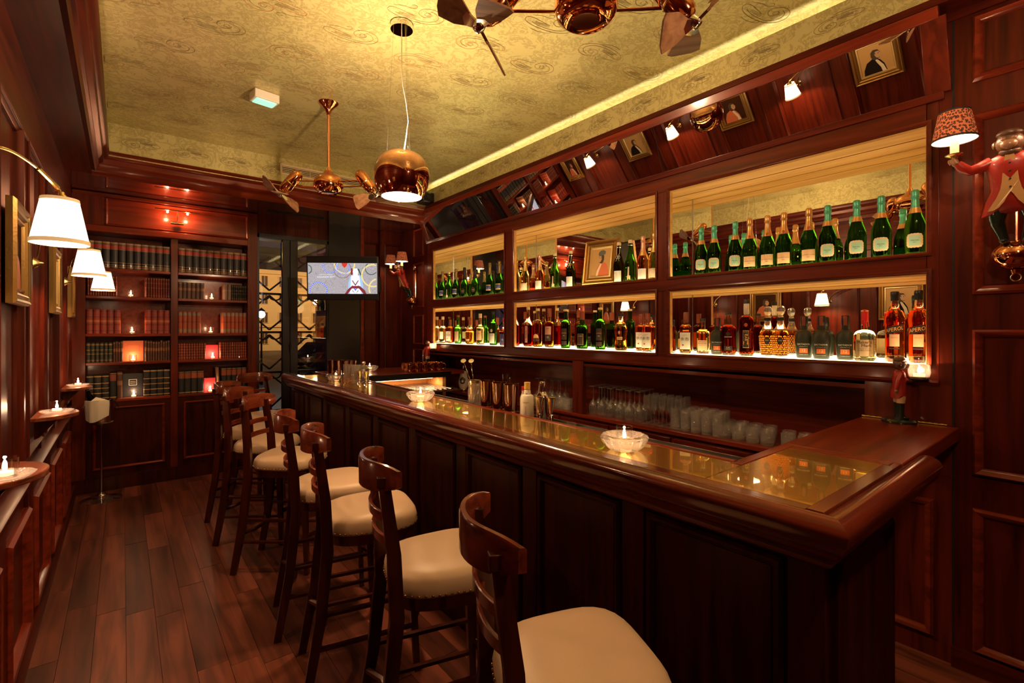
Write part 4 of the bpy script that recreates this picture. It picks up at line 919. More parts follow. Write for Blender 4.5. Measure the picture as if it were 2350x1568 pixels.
SP=[(.90,.865,-24,'nearest bar stool, cream seat cut by the bottom edge of the picture'),(.925,1.57,-15,'second nearest bar stool with cream nailed seat'),(.905,2.21,-13,'third nearest bar stool, between the near and middle ones'),(.91,2.72,-12,'fourth nearest bar stool with its seat tucked toward the counter'),(.875,3.46,-38,'fifth bar stool from the camera with a bright red-brown back rail'),(.85,4.02,-36,'sixth bar stool from the camera, closely before the seventh'),(.86,4.56,-34,'seventh bar stool, beside the bookcase end of the bar'),(1.10,5.22,-70,'farthest bar stool, turned round at the corner of the bar')]
s0=stool(SP[0][3])
for i,(x,y,a,l) in enumerate(SP):
    s_=s0 if i==0 else dup(s0,(0,0,0),0,l)
    s_.location=(x,y,0); s_.scale=(.95,.95,1.02); s_.rotation_euler=(0,0,math.radians(a))
# ---------------- lamps on the left wall ----------------
LA=[(2.28,1.925,'nearest white shaded brass swing arm lamp on the left wall'),(3.79,1.945,'middle white shaded brass swing arm lamp on the left wall'),(5.26,1.955,'farthest white shaded brass swing arm lamp near the bookcase')]
def walllamp():
    # origin at shade centre; wall is at local x=-.24
    t=thing('wall_lamp',LA[0][2],'wall lamp',group='swing arm lamps on the left wall')
    obj('lamp_shade',MB().lathe([(.050,.075),(.0785,-.078)],32,mod=None),'shade',t,60)
    obj('shade_trim',MB().lathe([(.0795,-.066),(.0803,-.080),(.0780,-.080),(.0772,-.066),(.0795,-.066)],32),'shadetrim',t); obj('top_trim',MB().lathe([(.0512,.077),(.0530,.066),(.0508,.066),(.0492,.077),(.0512,.077)],32),'shadetrim',t)
    obj('shade_gallery',MB().lathe([(.0,.100),(.012,.100),(.014,.092),(.026,.080),(.028,.074),(0,.074)],16),'brass',t)
    arm=MB().tube(curve3([(-.225,-.0,-.02),(-.21,-.03,.05),(-.19,-.13,.12),(-.16,-.22,.155),(-.10,-.20,.165),(-.05,-.10,.150),(-.02,-.04,.125),(0,0,.105)]),.0045,8).tube([(-.045,-.095,.148),(-.005,-.01,.112)],.0075,8)
    obj('swing_arm',arm,'brass',t); obj('wall_plate',MB().lathe([(0,0),(.036,0),(.036,.004),(.028,.010),(.012,.03),(.006,.045),(0,.045)],20,(-.238,0,-.02),axis=(1,0,0)),'brass',t)
    obj('bulb',MB().ball((0,0,-.01),(.022,.022,.032)),'bulb',t)
    return t
l0=walllamp()
for i,(y,z,lab) in enumerate(LA):
    o=l0 if i==0 else dup(l0,(0,0,0),0,lab)
    lx=(-.168,-.153,-.125)[i]; o.location=(lx,y,z)
    light('wall_lamp_light','POINT',(lx,y,z-.045),13,WARM2,.018)
    light('wall_lamp_uplight','POINT',(lx,y,z+.045),7,WARM2,.012)
# half-round drink shelves with candles
dk=None
for y,lab in [(2.27,'nearest half round wooden drink shelf on the left wall'),(3.73,'middle half round wooden drink shelf on the left wall'),(5.34,'farthest half round wooden drink shelf near the bookcase')]:
    if dk is None:
        dk=thing('drink_shelf',lab,'shelf',group='half round drink shelves on the left wall')
        pts=[(.185*math.cos(a),.185*math.sin(a)) for a in [-PI/2+PI*i/20 for i in range(21)]]
        pts2=[(x*1.0,y_) for x,y_ in pts]
        obj('shelf_board',MB().prism(pts2,-.022,0),'tab',dk,40,bevel=.004); obj('shelf_bracket',MB().prism([(0,-.14),(.02,-.13),(.11,-.022),(0,-.022)],-.012,.012,'y'),'maho',dk)
        o=dk
    else: o=dup(dk,(0,0,0),0,lab)
    o.location=(-.378,y,1.085)
# candles
def flamecore(t,z,r=.014,pre=''):
    obj('wax',MB().lathe([(0,z),(r,z),(r,z+.012),(r*.6,z+.010),(0,z+.009)],14),'wax',t); obj('flame',MB().lathe([(0,z+.012),(.0045,z+.017),(.0062,z+.024),(.0048,z+.033),(0,z+.045)],8),'flame',t)
def candle_bowl(lab):
    t=thing('candle_holder',lab,'candle holder',group='crystal candle holders on the bar')
    fl_=lambda a,z:1+.085*abs(math.sin(6*a))*(1 if z>.012 else 0)
    obj('crystal_bowl',MB().lathe([(.030,0),(.046,.001),(.058,.006),(.070,.020),(.079,.036),(.083,.047),(.079,.056),(.068,.060),(.058,.055),(.050,.042),(.040,.030),(.032,.024),(.030,0)],48,mod=fl_),'crystal',t,25)
    obj('glass_cup',MB().lathe([(0,.026),(.026,.026),(.029,.088),(.0308,.089),(.0275,.022),(0,.022)],24),'tglass',t); flamecore(t,.028,.020); return t
def votive(lab,name='votive_candle',gm='tglass'):
    t=thing(name,lab,'candle',group='votive candles')
    obj('glass_cup',MB().lathe([(0,.006),(.030,.006),(.034,.030),(.031,.060),(.029,.064),(.0265,.063),(.0285,.056),(.031,.030),(.027,.009),(0,.009)],24),gm,t)
    obj('cup_foot',MB().lathe([(0,0),(.028,0),(.030,.006),(0,.006)],24),'tglass',t); flamecore(t,.010,.018); return t
def saucer_candle(lab):
    t=thing('candle_on_dish',lab,'candle',group='candles on the drink shelves')
    obj('cut_dish',MB().lathe([(0,.002),(.05,0),(.068,.010),(.072,.016),(.064,.014),(.045,.006),(0,.006)],30,mod=lambda a,z:1+.03*math.sin(10*a)),'cut',t,20)
    obj('glass_cup',MB().lathe([(0,.008),(.028,.008),(.032,.066),(.0335,.066),(.030,.006),(0,.006)],24),'tglass',t); flamecore(t,.012,.020); return t
CW=(1,.55,.28)
c0=candle_bowl('large crystal candle holder on the near half of the bar top')
for i,(x,y,l) in enumerate([(1.462,1.150,c0['label']),(1.462,2.74,'crystal candle holder on the bar beside the fourth stool'),(1.462,4.28,'crystal candle holder near the far end of the bar, left of the shakers'),(2.08,5.04,'crystal candle holder on the far return counter')]):
    o=c0 if i==0 else dup(c0,(0,0,0),0,l); o.location=(x,y,1.1015 if x<2 else 1.1035); o.rotation_euler[2]=.3*i
    light('candle_light','POINT',(x,y,1.1+.077),1.6,CW,.004)
sc0=saucer_candle('candle in a glass on the middle drink shelf')
for i,(y,l) in enumerate([(3.70,sc0['label']),(2.16,'candle in a glass on the nearest drink shelf, cut by the picture edge'),(5.35,'candle in a glass on the farthest drink shelf')]):
    o=sc0 if i==0 else dup(sc0,(0,0,0),0,l); o.location=(-.285,y,1.086); light('candle_light','POINT',(-.285,y,1.086+.061),1.3,CW,.004)
# ---------------- pendants and fans ----------------
def pendant(lab):
    t=thing('pendant_lamp',lab,'pendant lamp',group='copper bowl pendants over the bar')
    bp=[(.088,.135),(.115,.118),(.140,.085),(.1535,.040),(.1535,0),(.145,-.045),(.130,-.085),(.113,-.108),(.110,-.106),(.127,-.083),(.1415,-.045),(.150,0),(.150,.040),(.137,.083),(.113,.114),(.088,.131),(.088,.135)]
    obj('mirrored_bowl',MB().lathe(bp,48),'rose',t,60); obj('lit_opening',MB().lathe([(0,-.088),(.124,-.088),(.124,-.085),(0,-.085)],32),'bulb',t)
    obj('top_disc',MB().lathe([(0,.128),(.088,.128),(.088,.132),(0,.133)],32),'copper',t)
    obj('canopy',MB().lathe([(0,.835),(.062,.835),(.062,.868),(0,.868)],32),'chrome',t)
    wr_=MB()
    for k in range(3):
        a=.5+2*PI*k/3; wr_.tube([(.082*math.cos(a),.082*math.sin(a),.13),(.045*math.cos(a),.045*math.sin(a),.84)],.0009,5)
    obj('hanging_wires',wr_,'steel',t)
    obj('power_cord',MB().tube([(.01,0,.13),(.025,.0,.22),(.04,.0,.33),(.028,0,.43),(.008,0,.52),(0,0,.62),(0,0,.84)],.0028,6),'cord',t); return t
p0=pendant('copper mirrored bowl pendant glowing over the far half of the bar')
for i,(x,y,l) in enumerate([(1.228,2.522,p0['label']),(1.228,-.12,'copper mirrored bowl pendant over the near end of the bar, behind the camera')]):
    o=p0 if i==0 else dup(p0,(0,0,0),0,l); o.location=(x,y,2.405)
    light('pendant_light','SPOT',(x,y,2.308),85 if i==0 else 46,WARM2,.06,(0,0,0),spot=math.radians(155),blend=.6)
    light('pendant_uplight','POINT',(x,y,2.575),74 if i==0 else 60,(1,.70,.43),.02)
def fan(lab):
    t=thing('ceiling_fan',lab,'ceiling fan',group='twin motor copper ceiling fans')
    obj('ceiling_flare',MB().lathe([(0,.60),(.075,.60),(.070,.592),(.045,.572),(.025,.545),(.014,.51),(0,.51)],24),'copper',t)
    obj('down_rod',MB().lathe([(.011,.52),(.011,.12),(.016,.105),(.026,.085),(.030,.07)],16),'copper',t)
    obj('hub',MB().lathe([(0,.085),(.028,.085),(.040,.060),(.075,.045),(.100,.025),(.107,-.005),(.107,-.035),(.098,-.062),(.078,-.078),(.074,-.080),(.062,-.072),(.050,-.072),(.046,-.080),(0,-.078)],36),'copper',t,50)
    for s in (-1,1):
        obj('arm_rod',MB().tube([(s*.09,-.020,.0),(s*.29,-.022,.006)],.0055,8),'copper',t); obj('lower_arm_rod',MB().tube([(s*.09,.022,-.03),(s*.27,.02,-.026)],.0055,8),'copper',t)
        ax=Vector((s*.62,-.10,-.78)).normalized(); c=Vector((s*.285,0,.0))
        pod=MB().lathe([(0,-.11),(.022,-.104),(.038,-.085),(.044,-.06),(.044,.055),(.038,.07),(.034,.085),(.022,.10),(0,.102)],24,tuple(c),axis=tuple(ax))
        m_=obj('motor_pod',pod,'copper',t,50)
        obj('pod_ring',MB().lathe([(.0445,.010),(.0465,.014),(.0445,.018)],24,tuple(c),axis=tuple(ax)),'brass',m_)
        h=c+ax*.125
        obj('blade_hub',MB().lathe([(0,-.02),(.018,-.018),(.022,0),(.016,.016),(0,.02)],14,tuple(h),axis=tuple(ax)),'chrome',t)
        u=ax.cross(Vector((0,1,.2))).normalized(); v=ax.cross(u)
        for k in range(3):
            a=2*PI*k/3+(.5 if s>0 else 1.3); d=u*math.cos(a)+v*math.sin(a); e_=ax.cross(d); tw=(e_*.85+ax*.52).normalized(); nn=d.cross(tw).normalized()
            pl=[(.045,-.022),(.10,-.055),(.165,-.068),(.178,-.050),(.182,.02),(.170,.048),(.10,.040),(.045,.020)]
            vs=[h+d*p+tw*q+nn*g for g in (-.003,.003) for p,q in pl]; n=len(pl)
            obj('fan_blade',MB().add(vs,[tuple(range(n))[::-1],tuple(range(n,2*n))]+[(i,(i+1)%n,n+(i+1)%n,n+i) for i in range(n)]),'blade',t,0)
            pk_=[(.012,-.012),(.055,-.022),(.068,0),(.055,.022),(.012,.012)]; vs=[h+d*p+tw*q+nn*g for g in (-.005,.005) for p,q in pk_]; n=5
            obj('blade_bracket',MB().add(vs,[tuple(range(n))[::-1],tuple(range(n,2*n))]+[(i,(i+1)%n,n+(i+1)%n,n+i) for i in range(n)]),'chrome',t,0)
    return t
M['blade']=wood('fan_blade_veneer',(.13,.05,.025),(.32,.15,.07),'x',.45,0)
f0=fan('far twin copper ceiling fan left of the glowing pendant')
for i,(x,y,l) in enumerate([(1.223,3.753,f0['label']),(1.225,1.125,'near twin copper ceiling fan cut by the top edge of the picture')]):
    o=f0 if i==0 else dup(f0,(0,0,0),0,l); o.location=(x,y,2.675); o.rotation_euler[2]=-YAW+ (0.0 if i==0 else -.03)
# ---------------- red coated figure sconces ----------------
def limb(pts,r,n=10): return MB().tube(pts,r,n)
def sconce(lab):
    # local: wall plane x=0, figure leans out towards -x, arms along y
    t=thing('figure_sconce',lab,'wall lamp',group='red coated figure wall lamps')
    obj('wall_rod',MB().tube([(-.02,0,-.06),(-.02,0,.34)],.008,8).lathe([(0,0),(.03,.0),(.034,.02),(.02,.05),(0,.07)],16,(-.02,0,.33)).lathe([(.010,0),(.010,.02),(0,.02)],12,(-.02,0,.40)),'copper',t)
    obj('ball_foot',MB().ball((-.075,0,-.03),(.072,.078,.062),20,12).lathe([(.0,-.02),(.016,-.015),(.02,0),(.0,.0)],12,(-.075,0,-.093)),'copper',t)
    obj('hanging_ring',MB().tube([(-.075,.016*math.cos(a),-.125+.016*math.sin(a)) for a in [2*PI*k/14 for k in range(14)]],.0025,6,closed=True),'brass',t)
    P0=Vector((-.09,0,.03)); 
    fig=MB()
    for s in (-1,1):
        fig.merge(limb([(-.185,s*.025,.205),(-.165,s*.046,.150),(-.130,s*.052,.105),(-.105,s*.038,.055),(-.10,s*.032,.030)],[.032,.034,.026,.018,.016]))
        fig.ball((-.112,s*.034,.026),(.028,.016,.012),10,6)
    obj('trousers_and_boots',fig,'boot',t,60)
    coat=MB(); R=[]
    for z,rx,ry,x in [(.150,.030,.095,-.168),(.185,.040,.080,-.182),(.225,.042,.062,-.198),(.270,.044,.066,-.214),(.315,.046,.076,-.230),(.345,.036,.066,-.238),(.362,.022,.030,-.242)]:
        R.append([(x+rx*math.cos(a),ry*math.sin(a)*(1),z-(.025*abs(math.sin(a)) if z<.16 else 0)) for a in [2*PI*k/20 for k in range(20)]])
    coat.rings(R); 
    for s in (-1,1): coat.merge(limb([(-.236,s*.058,.335),(-.246,s*.088,.322),(-.262,s*.118,.312),(-.278,s*.140,.330),(-.288,s*.152,.348)],[.026,.022,.020,.019,.015]))
    obj('red_tailcoat',coat,'coat',t,60)
    v=MB()
    hp_=[(.012,.350),(.017,.32),(.021,.285),(.024,.25),(.030,.22),(.042,.19),(.060,.160),(.070,.142),(.052,.143),(.036,.152),(.020,.172),(.008,.196)]; pts=hp_+[(0,.208)]+[(-y,z) for y,z in hp_[::-1]]
    vs=[];n=len(pts)
    for g in (.0,.008):
        for y,z in pts: vs.append((-.1685-.30*(z-.13)-.040-g+.22*abs(y)**1.3,y,z))
    obj('tan_waistcoat',v.add(vs,[tuple(range(n)),tuple(range(n,2*n))]+[(i,(i+1)%n,n+(i+1)%n,n+i) for i in range(n)]),'vest',t,0)
    bt=MB()
    for z in (.225,.255,.285,.315): bt.ball((-.222-.30*(z-.13),.0,z),.004,8,6)
    obj('waistcoat_buttons',bt,'ink',t)
    hd=MB().ball((-.262,0,.395),(.045,.042,.046),18,12)
    for s in (-1,1): hd.ball((-.250,s*.044,.398),(.010,.010,.016),8,6)
    hd.ball((-.275,0,.428),(.036,.040,.018),12,8).ball((-.262,0,.36),(.030,.034,.020),12,8)
    obj('head',hd,'fur',t,60); obj('muzzle',MB().ball((-.298,0,.382),(.020,.026,.020),12,8).ball((-.300,.014,.404),(.008,.009,.008),8,6).ball((-.300,-.014,.404),(.008,.009,.008),8,6),'face',t,60)
    for s in (-1,1):
        c=(-.290,s*.160,.362)
        hn=MB().ball((-.290,s*.158,.352),(.014,.013,.017),10,8)
        for k in range(4): hn.tube([(-.302+.003*k,s*(.150+.007*k),.345),(-.306+.004*k,s*(.156+.007*k),.356),(-.300+.004*k,s*(.160+.006*k),.366)],.0040,6)
        hn.tube([(-.280,s*.150,.35),(-.276,s*.158,.366)],.0045,6)
        obj('hand',hn,'face',t,60)
        obj('drip_cup',MB().lathe([(0,.0),(.010,0),(.012,.008),(.030,.016),(.031,.020),(.012,.012),(0,.012)],20,(c[0],c[1],.366)),'brass',t)
        obj('candle_sleeve',MB().lathe([(0,0),(.0145,0),(.0145,.078),(0,.078)],16,(c[0],c[1],.380)),'sleeve',t)
        sh=obj('lamp_shade',MB().lathe([(.052,.118),(.074,0)],32),'leopard',t,60,loc=(c[0],c[1],.446))
        obj('shade_lining',MB().lathe([(.0515,.117),(.0733,.001)],32),'shadein',sh,60)
        obj('shade_trim',MB().lathe([(.0752,.006),(.0752,-.002),(.0732,-.002)],32),'ink',sh); obj('top_trim',MB().lathe([(.0532,.119),(.0532,.112),(.0512,.119)],32),'ink',sh)
    return t
M['sleeve']=pm('glowing_candle_sleeve',(.8,.5,.25),.6,emit=(1,.48,.18),es=.12)
k0=sconce('large red coated figure wall lamp at the right edge of the picture')
k1=dup(k0,(3.0,5.72,1.955),0,'small red coated figure wall lamp on the far right wall')
k0.location=(3.0,.262,1.895)
for (x,y,z) in [(3.0,5.72,1.955),(3.0,.262,1.895)]:
    for s in (-1,1): light('sconce_light','POINT',(x-.29,y+s*.16,z+.490),1.6 if y>1 else 1.4,WARM2,.012)
def butler(lab):
    t=thing('butler_figurine',lab,'figurine',group='butler figurines holding candles')
    # local: faces -y... looks and carries the bowl toward +x
    obj('base',MB().lathe([(0,0),(.070,0),(.072,.010),(.062,.018),(0,.018)],28),'boot',t)
    b=MB()
    for s in (-1,1): b.merge(limb([(0,s*.018,.018),(0,s*.018,.06),(0,s*.017,.10)],[.015,.014,.016])); b.ball((.012,s*.018,.024),(.024,.013,.009),10,6)
    obj('black_boots',b,'boot',t,60)
    b=MB()
    for s in (-1,1): b.merge(limb([(0,s*.017,.095),(0,s*.017,.12),(0,s*.015,.145)],[.0175,.021,.020]))
    obj('cream_breeches',b,'breech',t,60)
    R=[]
    for z,rx,ry,x in [(.130,.030,.040,-.004),(.150,.031,.038,-.003),(.185,.026,.031,0),(.215,.027,.034,0),(.240,.022,.031,0),(.252,.012,.014,0)]:
        R.append([(x+rx*math.cos(a),ry*math.sin(a),z-(.012*(math.cos(a)<-.2) if z<.14 else 0)) for a in [2*PI*k/20 for k in range(20)]])
    c=MB().rings(R)
    c.merge(limb([(-.002,-.032,.235),(-.020,-.045,.20),(-.026,-.046,.165)],[.014,.012,.010])).merge(limb([(.004,.030,.235),(.018,.036,.205),(.050,.020,.200)],[.014,.012,.010]))
    obj('red_jacket',c,'coat',t,60)
    h=MB().ball((.002,0,.282),(.029,.026,.030),16,10).ball((.0,0,.300),(.026,.027,.016),12,8)
    for s in (-1,1): h.ball((-.006,s*.028,.282),(.007,.006,.010),8,6)
    obj('head',h,'fur',t,60); obj('muzzle',MB().ball((.028,0,.272),(.015,.017,.014),10,8),'face',t,60)
    hn=MB()
    for s in (-1,1):
        hn.ball((.052 if s>0 else -.026,.016 if s>0 else -.046,.202 if s>0 else .155),(.009,.008,.010),8,6)
        for k in range(4): hn.tube([(.056,.004+.005*k,.203),(.066,.003+.005*k,.206)] if s>0 else [(-.026-.004+.003*k,-.046,.150),(-.024-.004+.003*k,-.044,.138)],.0028,5)
    obj('hands',hn,'face',t,60)
    obj('tray',MB().lathe([(0,0),(.036,0),(.040,.006),(.038,.008),(0,.004)],24,(.078,0,.208)),'boot',t)
    return t
b0=butler('butler figurine in red jacket on the counter flap beside the hinge'); b0.location=(2.925,.655,1.1035); b0.rotation_euler[2]=math.radians(-60)
b1=dup(b0,(2.88,5.22,1.103),math.radians(-60),'small butler figurine with a candle at the far end of the counter')
v0=votive('glowing round glass candle held by the near butler figurine','glass_candle_bowl','crystal')
for k,b in enumerate((b0,b1)):
    a=b.rotation_euler[2]; x=b.location[0]+.078*math.cos(a); y=b.location[1]+.078*math.sin(a)
    o=v0 if k==0 else dup(v0,(0,0,0),0,'glowing round glass candle held by the far butler figurine'); o.location=(x,y,1.1035+.214); o.scale=(1.28,1.28,1.05); light('candle_light','POINT',(x,y,1.1035+.276),1.6,CW,.004)

# ---------------- bookcase ----------------
bc=thing('bookcase','tall built-in mahogany bookcase with two bays on the far wall','bookcase',(0,0,0))
XA,XB,XC,XD=-.273,.388,.450,1.094
obj('back_panel',MB().box(-.372,1.19,6.36,6.40,0,SOF),'cab',bc); 
obj('side_panel',MB().box(-.37,XA,6.1,6.36,0,2.80),'cabz',bc,bevel=.003); obj('side_panel',MB().box(XD,1.19,6.08,6.36,0,2.85),'cabz',bc,bevel=.003); obj('divider',MB().box(XB,XC,6.1,6.36,0,2.50),'redz',bc,bevel=.003) if 'redz' in M else obj('divider',MB().box(XB,XC,6.1,6.36,0,2.50),'cabz',bc,bevel=.003)
hp=obj('header_panel',MB().box(-.37,XD,6.12,6.36,2.49,2.86),'redx',bc); obj('header_rail',MB().box(-.37,1.19,6.085,6.12,2.49,2.555),'redx',bc,bevel=.006); obj('header_rail',MB().box(-.37,1.19,6.085,6.12,2.83,2.865),'redx',bc,bevel=.006)
obj('header_stile',MB().box(-.37,-.15,6.09,6.12,2.555,2.83),'cabz',bc); obj('header_moulding',MB().frame(-.13,1.10,2.560,2.828,[(0,0),(0,.02),(.010,.026),(.020,.016),(.024,0)],lambda a,b,h:(a,6.12-h,b)),'redx',bc)
SH=[2.148,1.877,1.512,1.235,.875]
for z in SH:
    obj('shelf',MB().box(XA,XB,6.105,6.36,z-.028,z),'redx',bc,bevel=.004); obj('shelf',MB().box(XC,XD,6.105,6.36,z-.028,z),'redx',bc,bevel=.004)
for a,b in [(XA,XB),(XC,XD)]:
    obj('cupboard_door',MB().box(a,b,6.11,6.13,.12,.845),'bar',bc); obj('door_moulding',MB().frame(a+.05,b-.05,.20,.80,[(0,0),(0,.014),(.010,.022),(.020,.012),(.024,0)],lambda p,q,h:(p,6.11-h,q)),'redx',bc)
obj('plinth',MB().box(-.37,1.19,6.085,6.13,0,.13),'bar',bc)
pl=thing('picture_light','brass picture light with two glowing bulbs above the bookshelves','picture light',(.44,6.09,2.70))
obj('light_bar',MB().tube([(-.19,-.10,.062),(.19,-.10,.062)],.006,8),'brass',pl); obj('light_stem',MB().tube([(0,-.10,.062),(0,-.07,.02),(0,-.02,-.04)],.005,8).tube([(0,-.06,.04),(.0,-.02,-.045)],.003,6),'brass',pl)
obj('light_base',MB().tube([(-.055,-.02,-.052),(.055,-.02,-.052)],.015,12),'brass',pl)
for s in (-1,1): obj('glow_bulb',MB().ball((s*.085,-.075,.045),.010),'bulb',pl); light('picture_light_glow','POINT',(.44+s*.085,6.09-.06,2.70+.0),3.2,(1,.45,.22),.012)
_bk={}
def book(kind,x0,w_,z,h,label,group,tilt=0):
    key=(kind,round(w_,3),round(h,3))
    if key not in _bk:
        m=MB(); n=6; sp_=[(w_/2*math.sin(a),-.012*math.cos(a)) for a in [-PI/2+PI*i/n for i in range(n+1)]]
        m.prism([(x,y) for x,y in sp_]+[(w_/2,.16),(-w_/2,.16)],0,h)
        _bk[key]=obj('book',m,kind,None,30); o=_bk[key]
    else: o=_bk[key].copy(); COL.objects.link(o)
    o.location=(x0+w_/2,6.135+random.uniform(0,.006),z); o.rotation_euler=(0,tilt,0)
    return tag(o,label,'book',group)
SN=['top','second','third','fourth','lowest']; 
def books(kind,xa,xb,n,si,h,desc,where,hv=.0):
    w_=(xb-xa)/n
    for i in range(n):
        book(kind,xa+i*w_+.0006,w_-.0012,SH[si],h+ (random.choice((-1,0,1))*hv),f"{desc}, {ORD[i]} from left {where}",f"{desc}s {where}")
books('bk_black',XA+.003,XB-.002,11,0,.257,'black book with red band','on top shelf, left bay')
books('bk_black',XC+.004,XD-.002,10,0,.257,'black book with red band','on top shelf, right bay')
books('bk_thinred',XA+.01,-.04,12,1,.195,'thin red book','on second shelf, left bay, left of candle')
books('bk_thinred',.177,XB-.004,10,1,.198,'thin red book','on second shelf, left bay, right of candle')
books('bk_brown',XC+.003,.687,6,1,.172,'worn brown book','on second shelf, right bay, left of candle')
books('bk_tan',.870,.94,2,1,.172,'pale tan book','on second shelf, right bay, right of candle'); books('bk_green',.942,XD-.003,8,1,.168,'narrow green book','at the right end of the second shelf')
books('bk_red',XA+.003,-.013,5,2,.232,'red leather volume','on third shelf, left bay, left of candle'); books('bk_red',.177,XB-.003,4,2,.238,'red leather volume','on third shelf, left bay, right of candle')
books('bk_orange',XC+.003,.655,5,2,.228,'orange book with grey bands','on third shelf, right bay, left of candle'); books('bk_orange',.855,XD-.003,6,2,.228,'orange book with grey bands','on third shelf, right bay, right of candle')
books('bk_green',XA+.003,-.075,6,3,.190,'dark green book','at the left end of the fourth shelf'); books('bk_brown',-.072,.005,4,3,.195,'slim brown book','on fourth shelf beside the orange cover',.006)
books('bk_brown',.175,XB-.003,10,3,.200,'slim brown book','on fourth shelf, right of orange cover',.006)
books('bk_plaid',XC+.003,.70,11,3,.170,'small red gilt book','on fourth shelf, left of crimson cover'); books('bk_plaid',.83,XD-.003,12,3,.178,'small red gilt book','on fourth shelf, right of crimson cover')
books('bk_blackgilt',XA+.003,-.10,3,4,.235,'wide black book','at the left end of the lowest shelf'); books('bk_halforange',-.098,-.045,1,4,.255,'black book with orange title','on lowest shelf, left bay'); books('cov_orange' if 0 else 'bk_brown',-.043,.0,1,4,.26,'red brown book','on lowest shelf left of the black cover')
books('bk_blackgilt',.165,XB-.003,4,4,.270,'tall black gilt book','on lowest shelf, right of black cover')
books('bk_halforange',XC+.003,.68,4,4,.238,'black book with orange title','on lowest shelf, left of crimson cover'); books('bk_halforange',.845,XD-.003,5,4,.255,'black book with orange title','on lowest shelf, right of tilted book')
def cover(x,w_,si,h,mat,lab,tilt=.06):
    t=thing('facing_book',lab,'book',(x,6.20,SH[si])); t.rotation_euler=(-tilt,0,0)
    obj('cover',MB().box(-w_/2,w_/2,-.004,0,0,h).box(-w_/2,w_/2,.024,.028,0,h).box(-w_/2-.002,-w_/2+.003,-.004,.028,0,h),mat,t,bevel=.001); obj('page_block',MB().box(-w_/2+.004,w_/2-.005,0,.024,.004,h-.004),'papert',t); return t
t=cover(.085,.165,3,.205,'cov_orange','large orange book standing cover forward behind a candle'); obj('cover_border',MB().frame(-.05,.05,.10,.17,[(0,0),(0,.001),(.003,.001),(.003,0)],lambda a,b,h:(a,-.004-h,b)),'inkred',t)
cover(.765,.115,3,.150,'cov_red','crimson book standing cover forward on fourth shelf'); cover(.745,.105,4,.150,'cov_red','crimson book standing cover forward on lowest shelf')
t=cover(.082,.160,4,.235,'cov_black','black book standing cover forward with a pale printed square'); obj('cover_print',MB().frame(-.032,.032,.115,.175,[(0,0),(0,.001),(.004,.001),(.004,0)],lambda a,b,h:(a,-.004-h,b)),'inkpale',t); obj('cover_lines',MB().box(-.022,.022,-.0052,-.004,.135,.138).box(-.022,.022,-.0052,-.004,.15,.153),'inkpale',t)
book('bk_tan',.815,.018,SH[4],.265,'pale book leaning on lowest shelf, right bay','leaning book',tilt=-.05)
vv=votive('votive candle on second shelf, left bay')
CP=[(.065,1),(.755,1),(.075,2),(.745,2),(.083,3),(.765,3),(.088,4),(.742,4)]
for i,(x,si) in enumerate(CP):
    l=f"votive candle on the {SN[si]} shelf of the {'left' if x<.4 else 'right'} bay"
    o=vv if i==0 else dup(vv,(0,0,0),0,l); o.location=(x,6.145,SH[si]+.0005); light('candle_light','POINT',(x,6.142,SH[si]+.058),.75,CW,.004)
M['capy']=pm('yellow_cap',(.85,.55,.08),.4)
# ---------------- things on the bar and behind it ----------------
def shaker(lab,mat='rosedk'):
    t=thing('cocktail_shaker',lab,'shaker',group='metal cocktail shakers behind the bar'); obj('tin',MB().lathe([(0,0),(.030,0),(.033,.004),(.0345,.02),(.044,.172),(.0455,.176),(.0455,.180),(.0425,.179),(.033,.02),(0,.012)],32),mat,t,50); obj('weighted_base',MB().lathe([(.0335,.001),(.0352,.004),(.0362,.026),(.0350,.028)],32),'copper',t); return t
M['rosedk']=pm('dark_rose_steel',(.42,.27,.22),.09,1)
h0=shaker('metal cocktail shaker, left one of three behind the bar mat'); ZM=1.0625
for i,(x,y,l) in enumerate([(1.72,2.385,h0['label']),(1.72,2.262,'metal cocktail shaker, middle one of three behind the bar mat'),(1.72,2.150,'metal cocktail shaker, right one of three behind the bar mat')]):
    o=h0 if i==0 else dup(h0,(0,0,0),0,l); o.location=(x,y,ZM)
for i,(x,y) in enumerate([(1.47,4.40),(1.49,4.30),(1.52,4.21),(1.56,4.36),(1.575,4.24)]): dup(h0,(x,y,1.1012),0,['copper shaker at the far end of the bar, leftmost of the cluster','copper shaker at the far end of the bar, second of the cluster','copper shaker at the far end of the bar, third of the cluster','copper shaker at the far end of the bar, back left of the cluster','copper shaker at the far end of the bar, back right of the cluster'][i],'copper shakers at the far end of the bar')
mg=thing('mixing_glass','cut crystal mixing glass beside the three shakers','glass',(1.715,2.50,ZM)); obj('glass_body',MB().lathe([(0,0),(.042,0),(.044,.01),(.044,.145),(.0465,.150),(.043,.150),(.041,.02),(0,.016)],32),'crystal',mg,40); 
cutm=MB()
for k in range(12):
    a=2*PI*k/12
    for s in (-1,1): cutm.tube([(.0445*math.cos(a+s*j*.13),.0445*math.sin(a+s*j*.13),.02+.024*j) for j in range(5)],.0018,4)
obj('diamond_cuts',cutm,'crystal',mg,40,kind='stuff')
tc_=thing('spoon_tin','gold rimmed metal tin holding two twisted bar spoons','tin',(1.79,2.62,1.09)); obj('tin',MB().lathe([(0,0),(.033,0),(.04,.13),(.042,.132),(.039,.130),(.032,.006),(0,.006)],28),'brass',tc_)
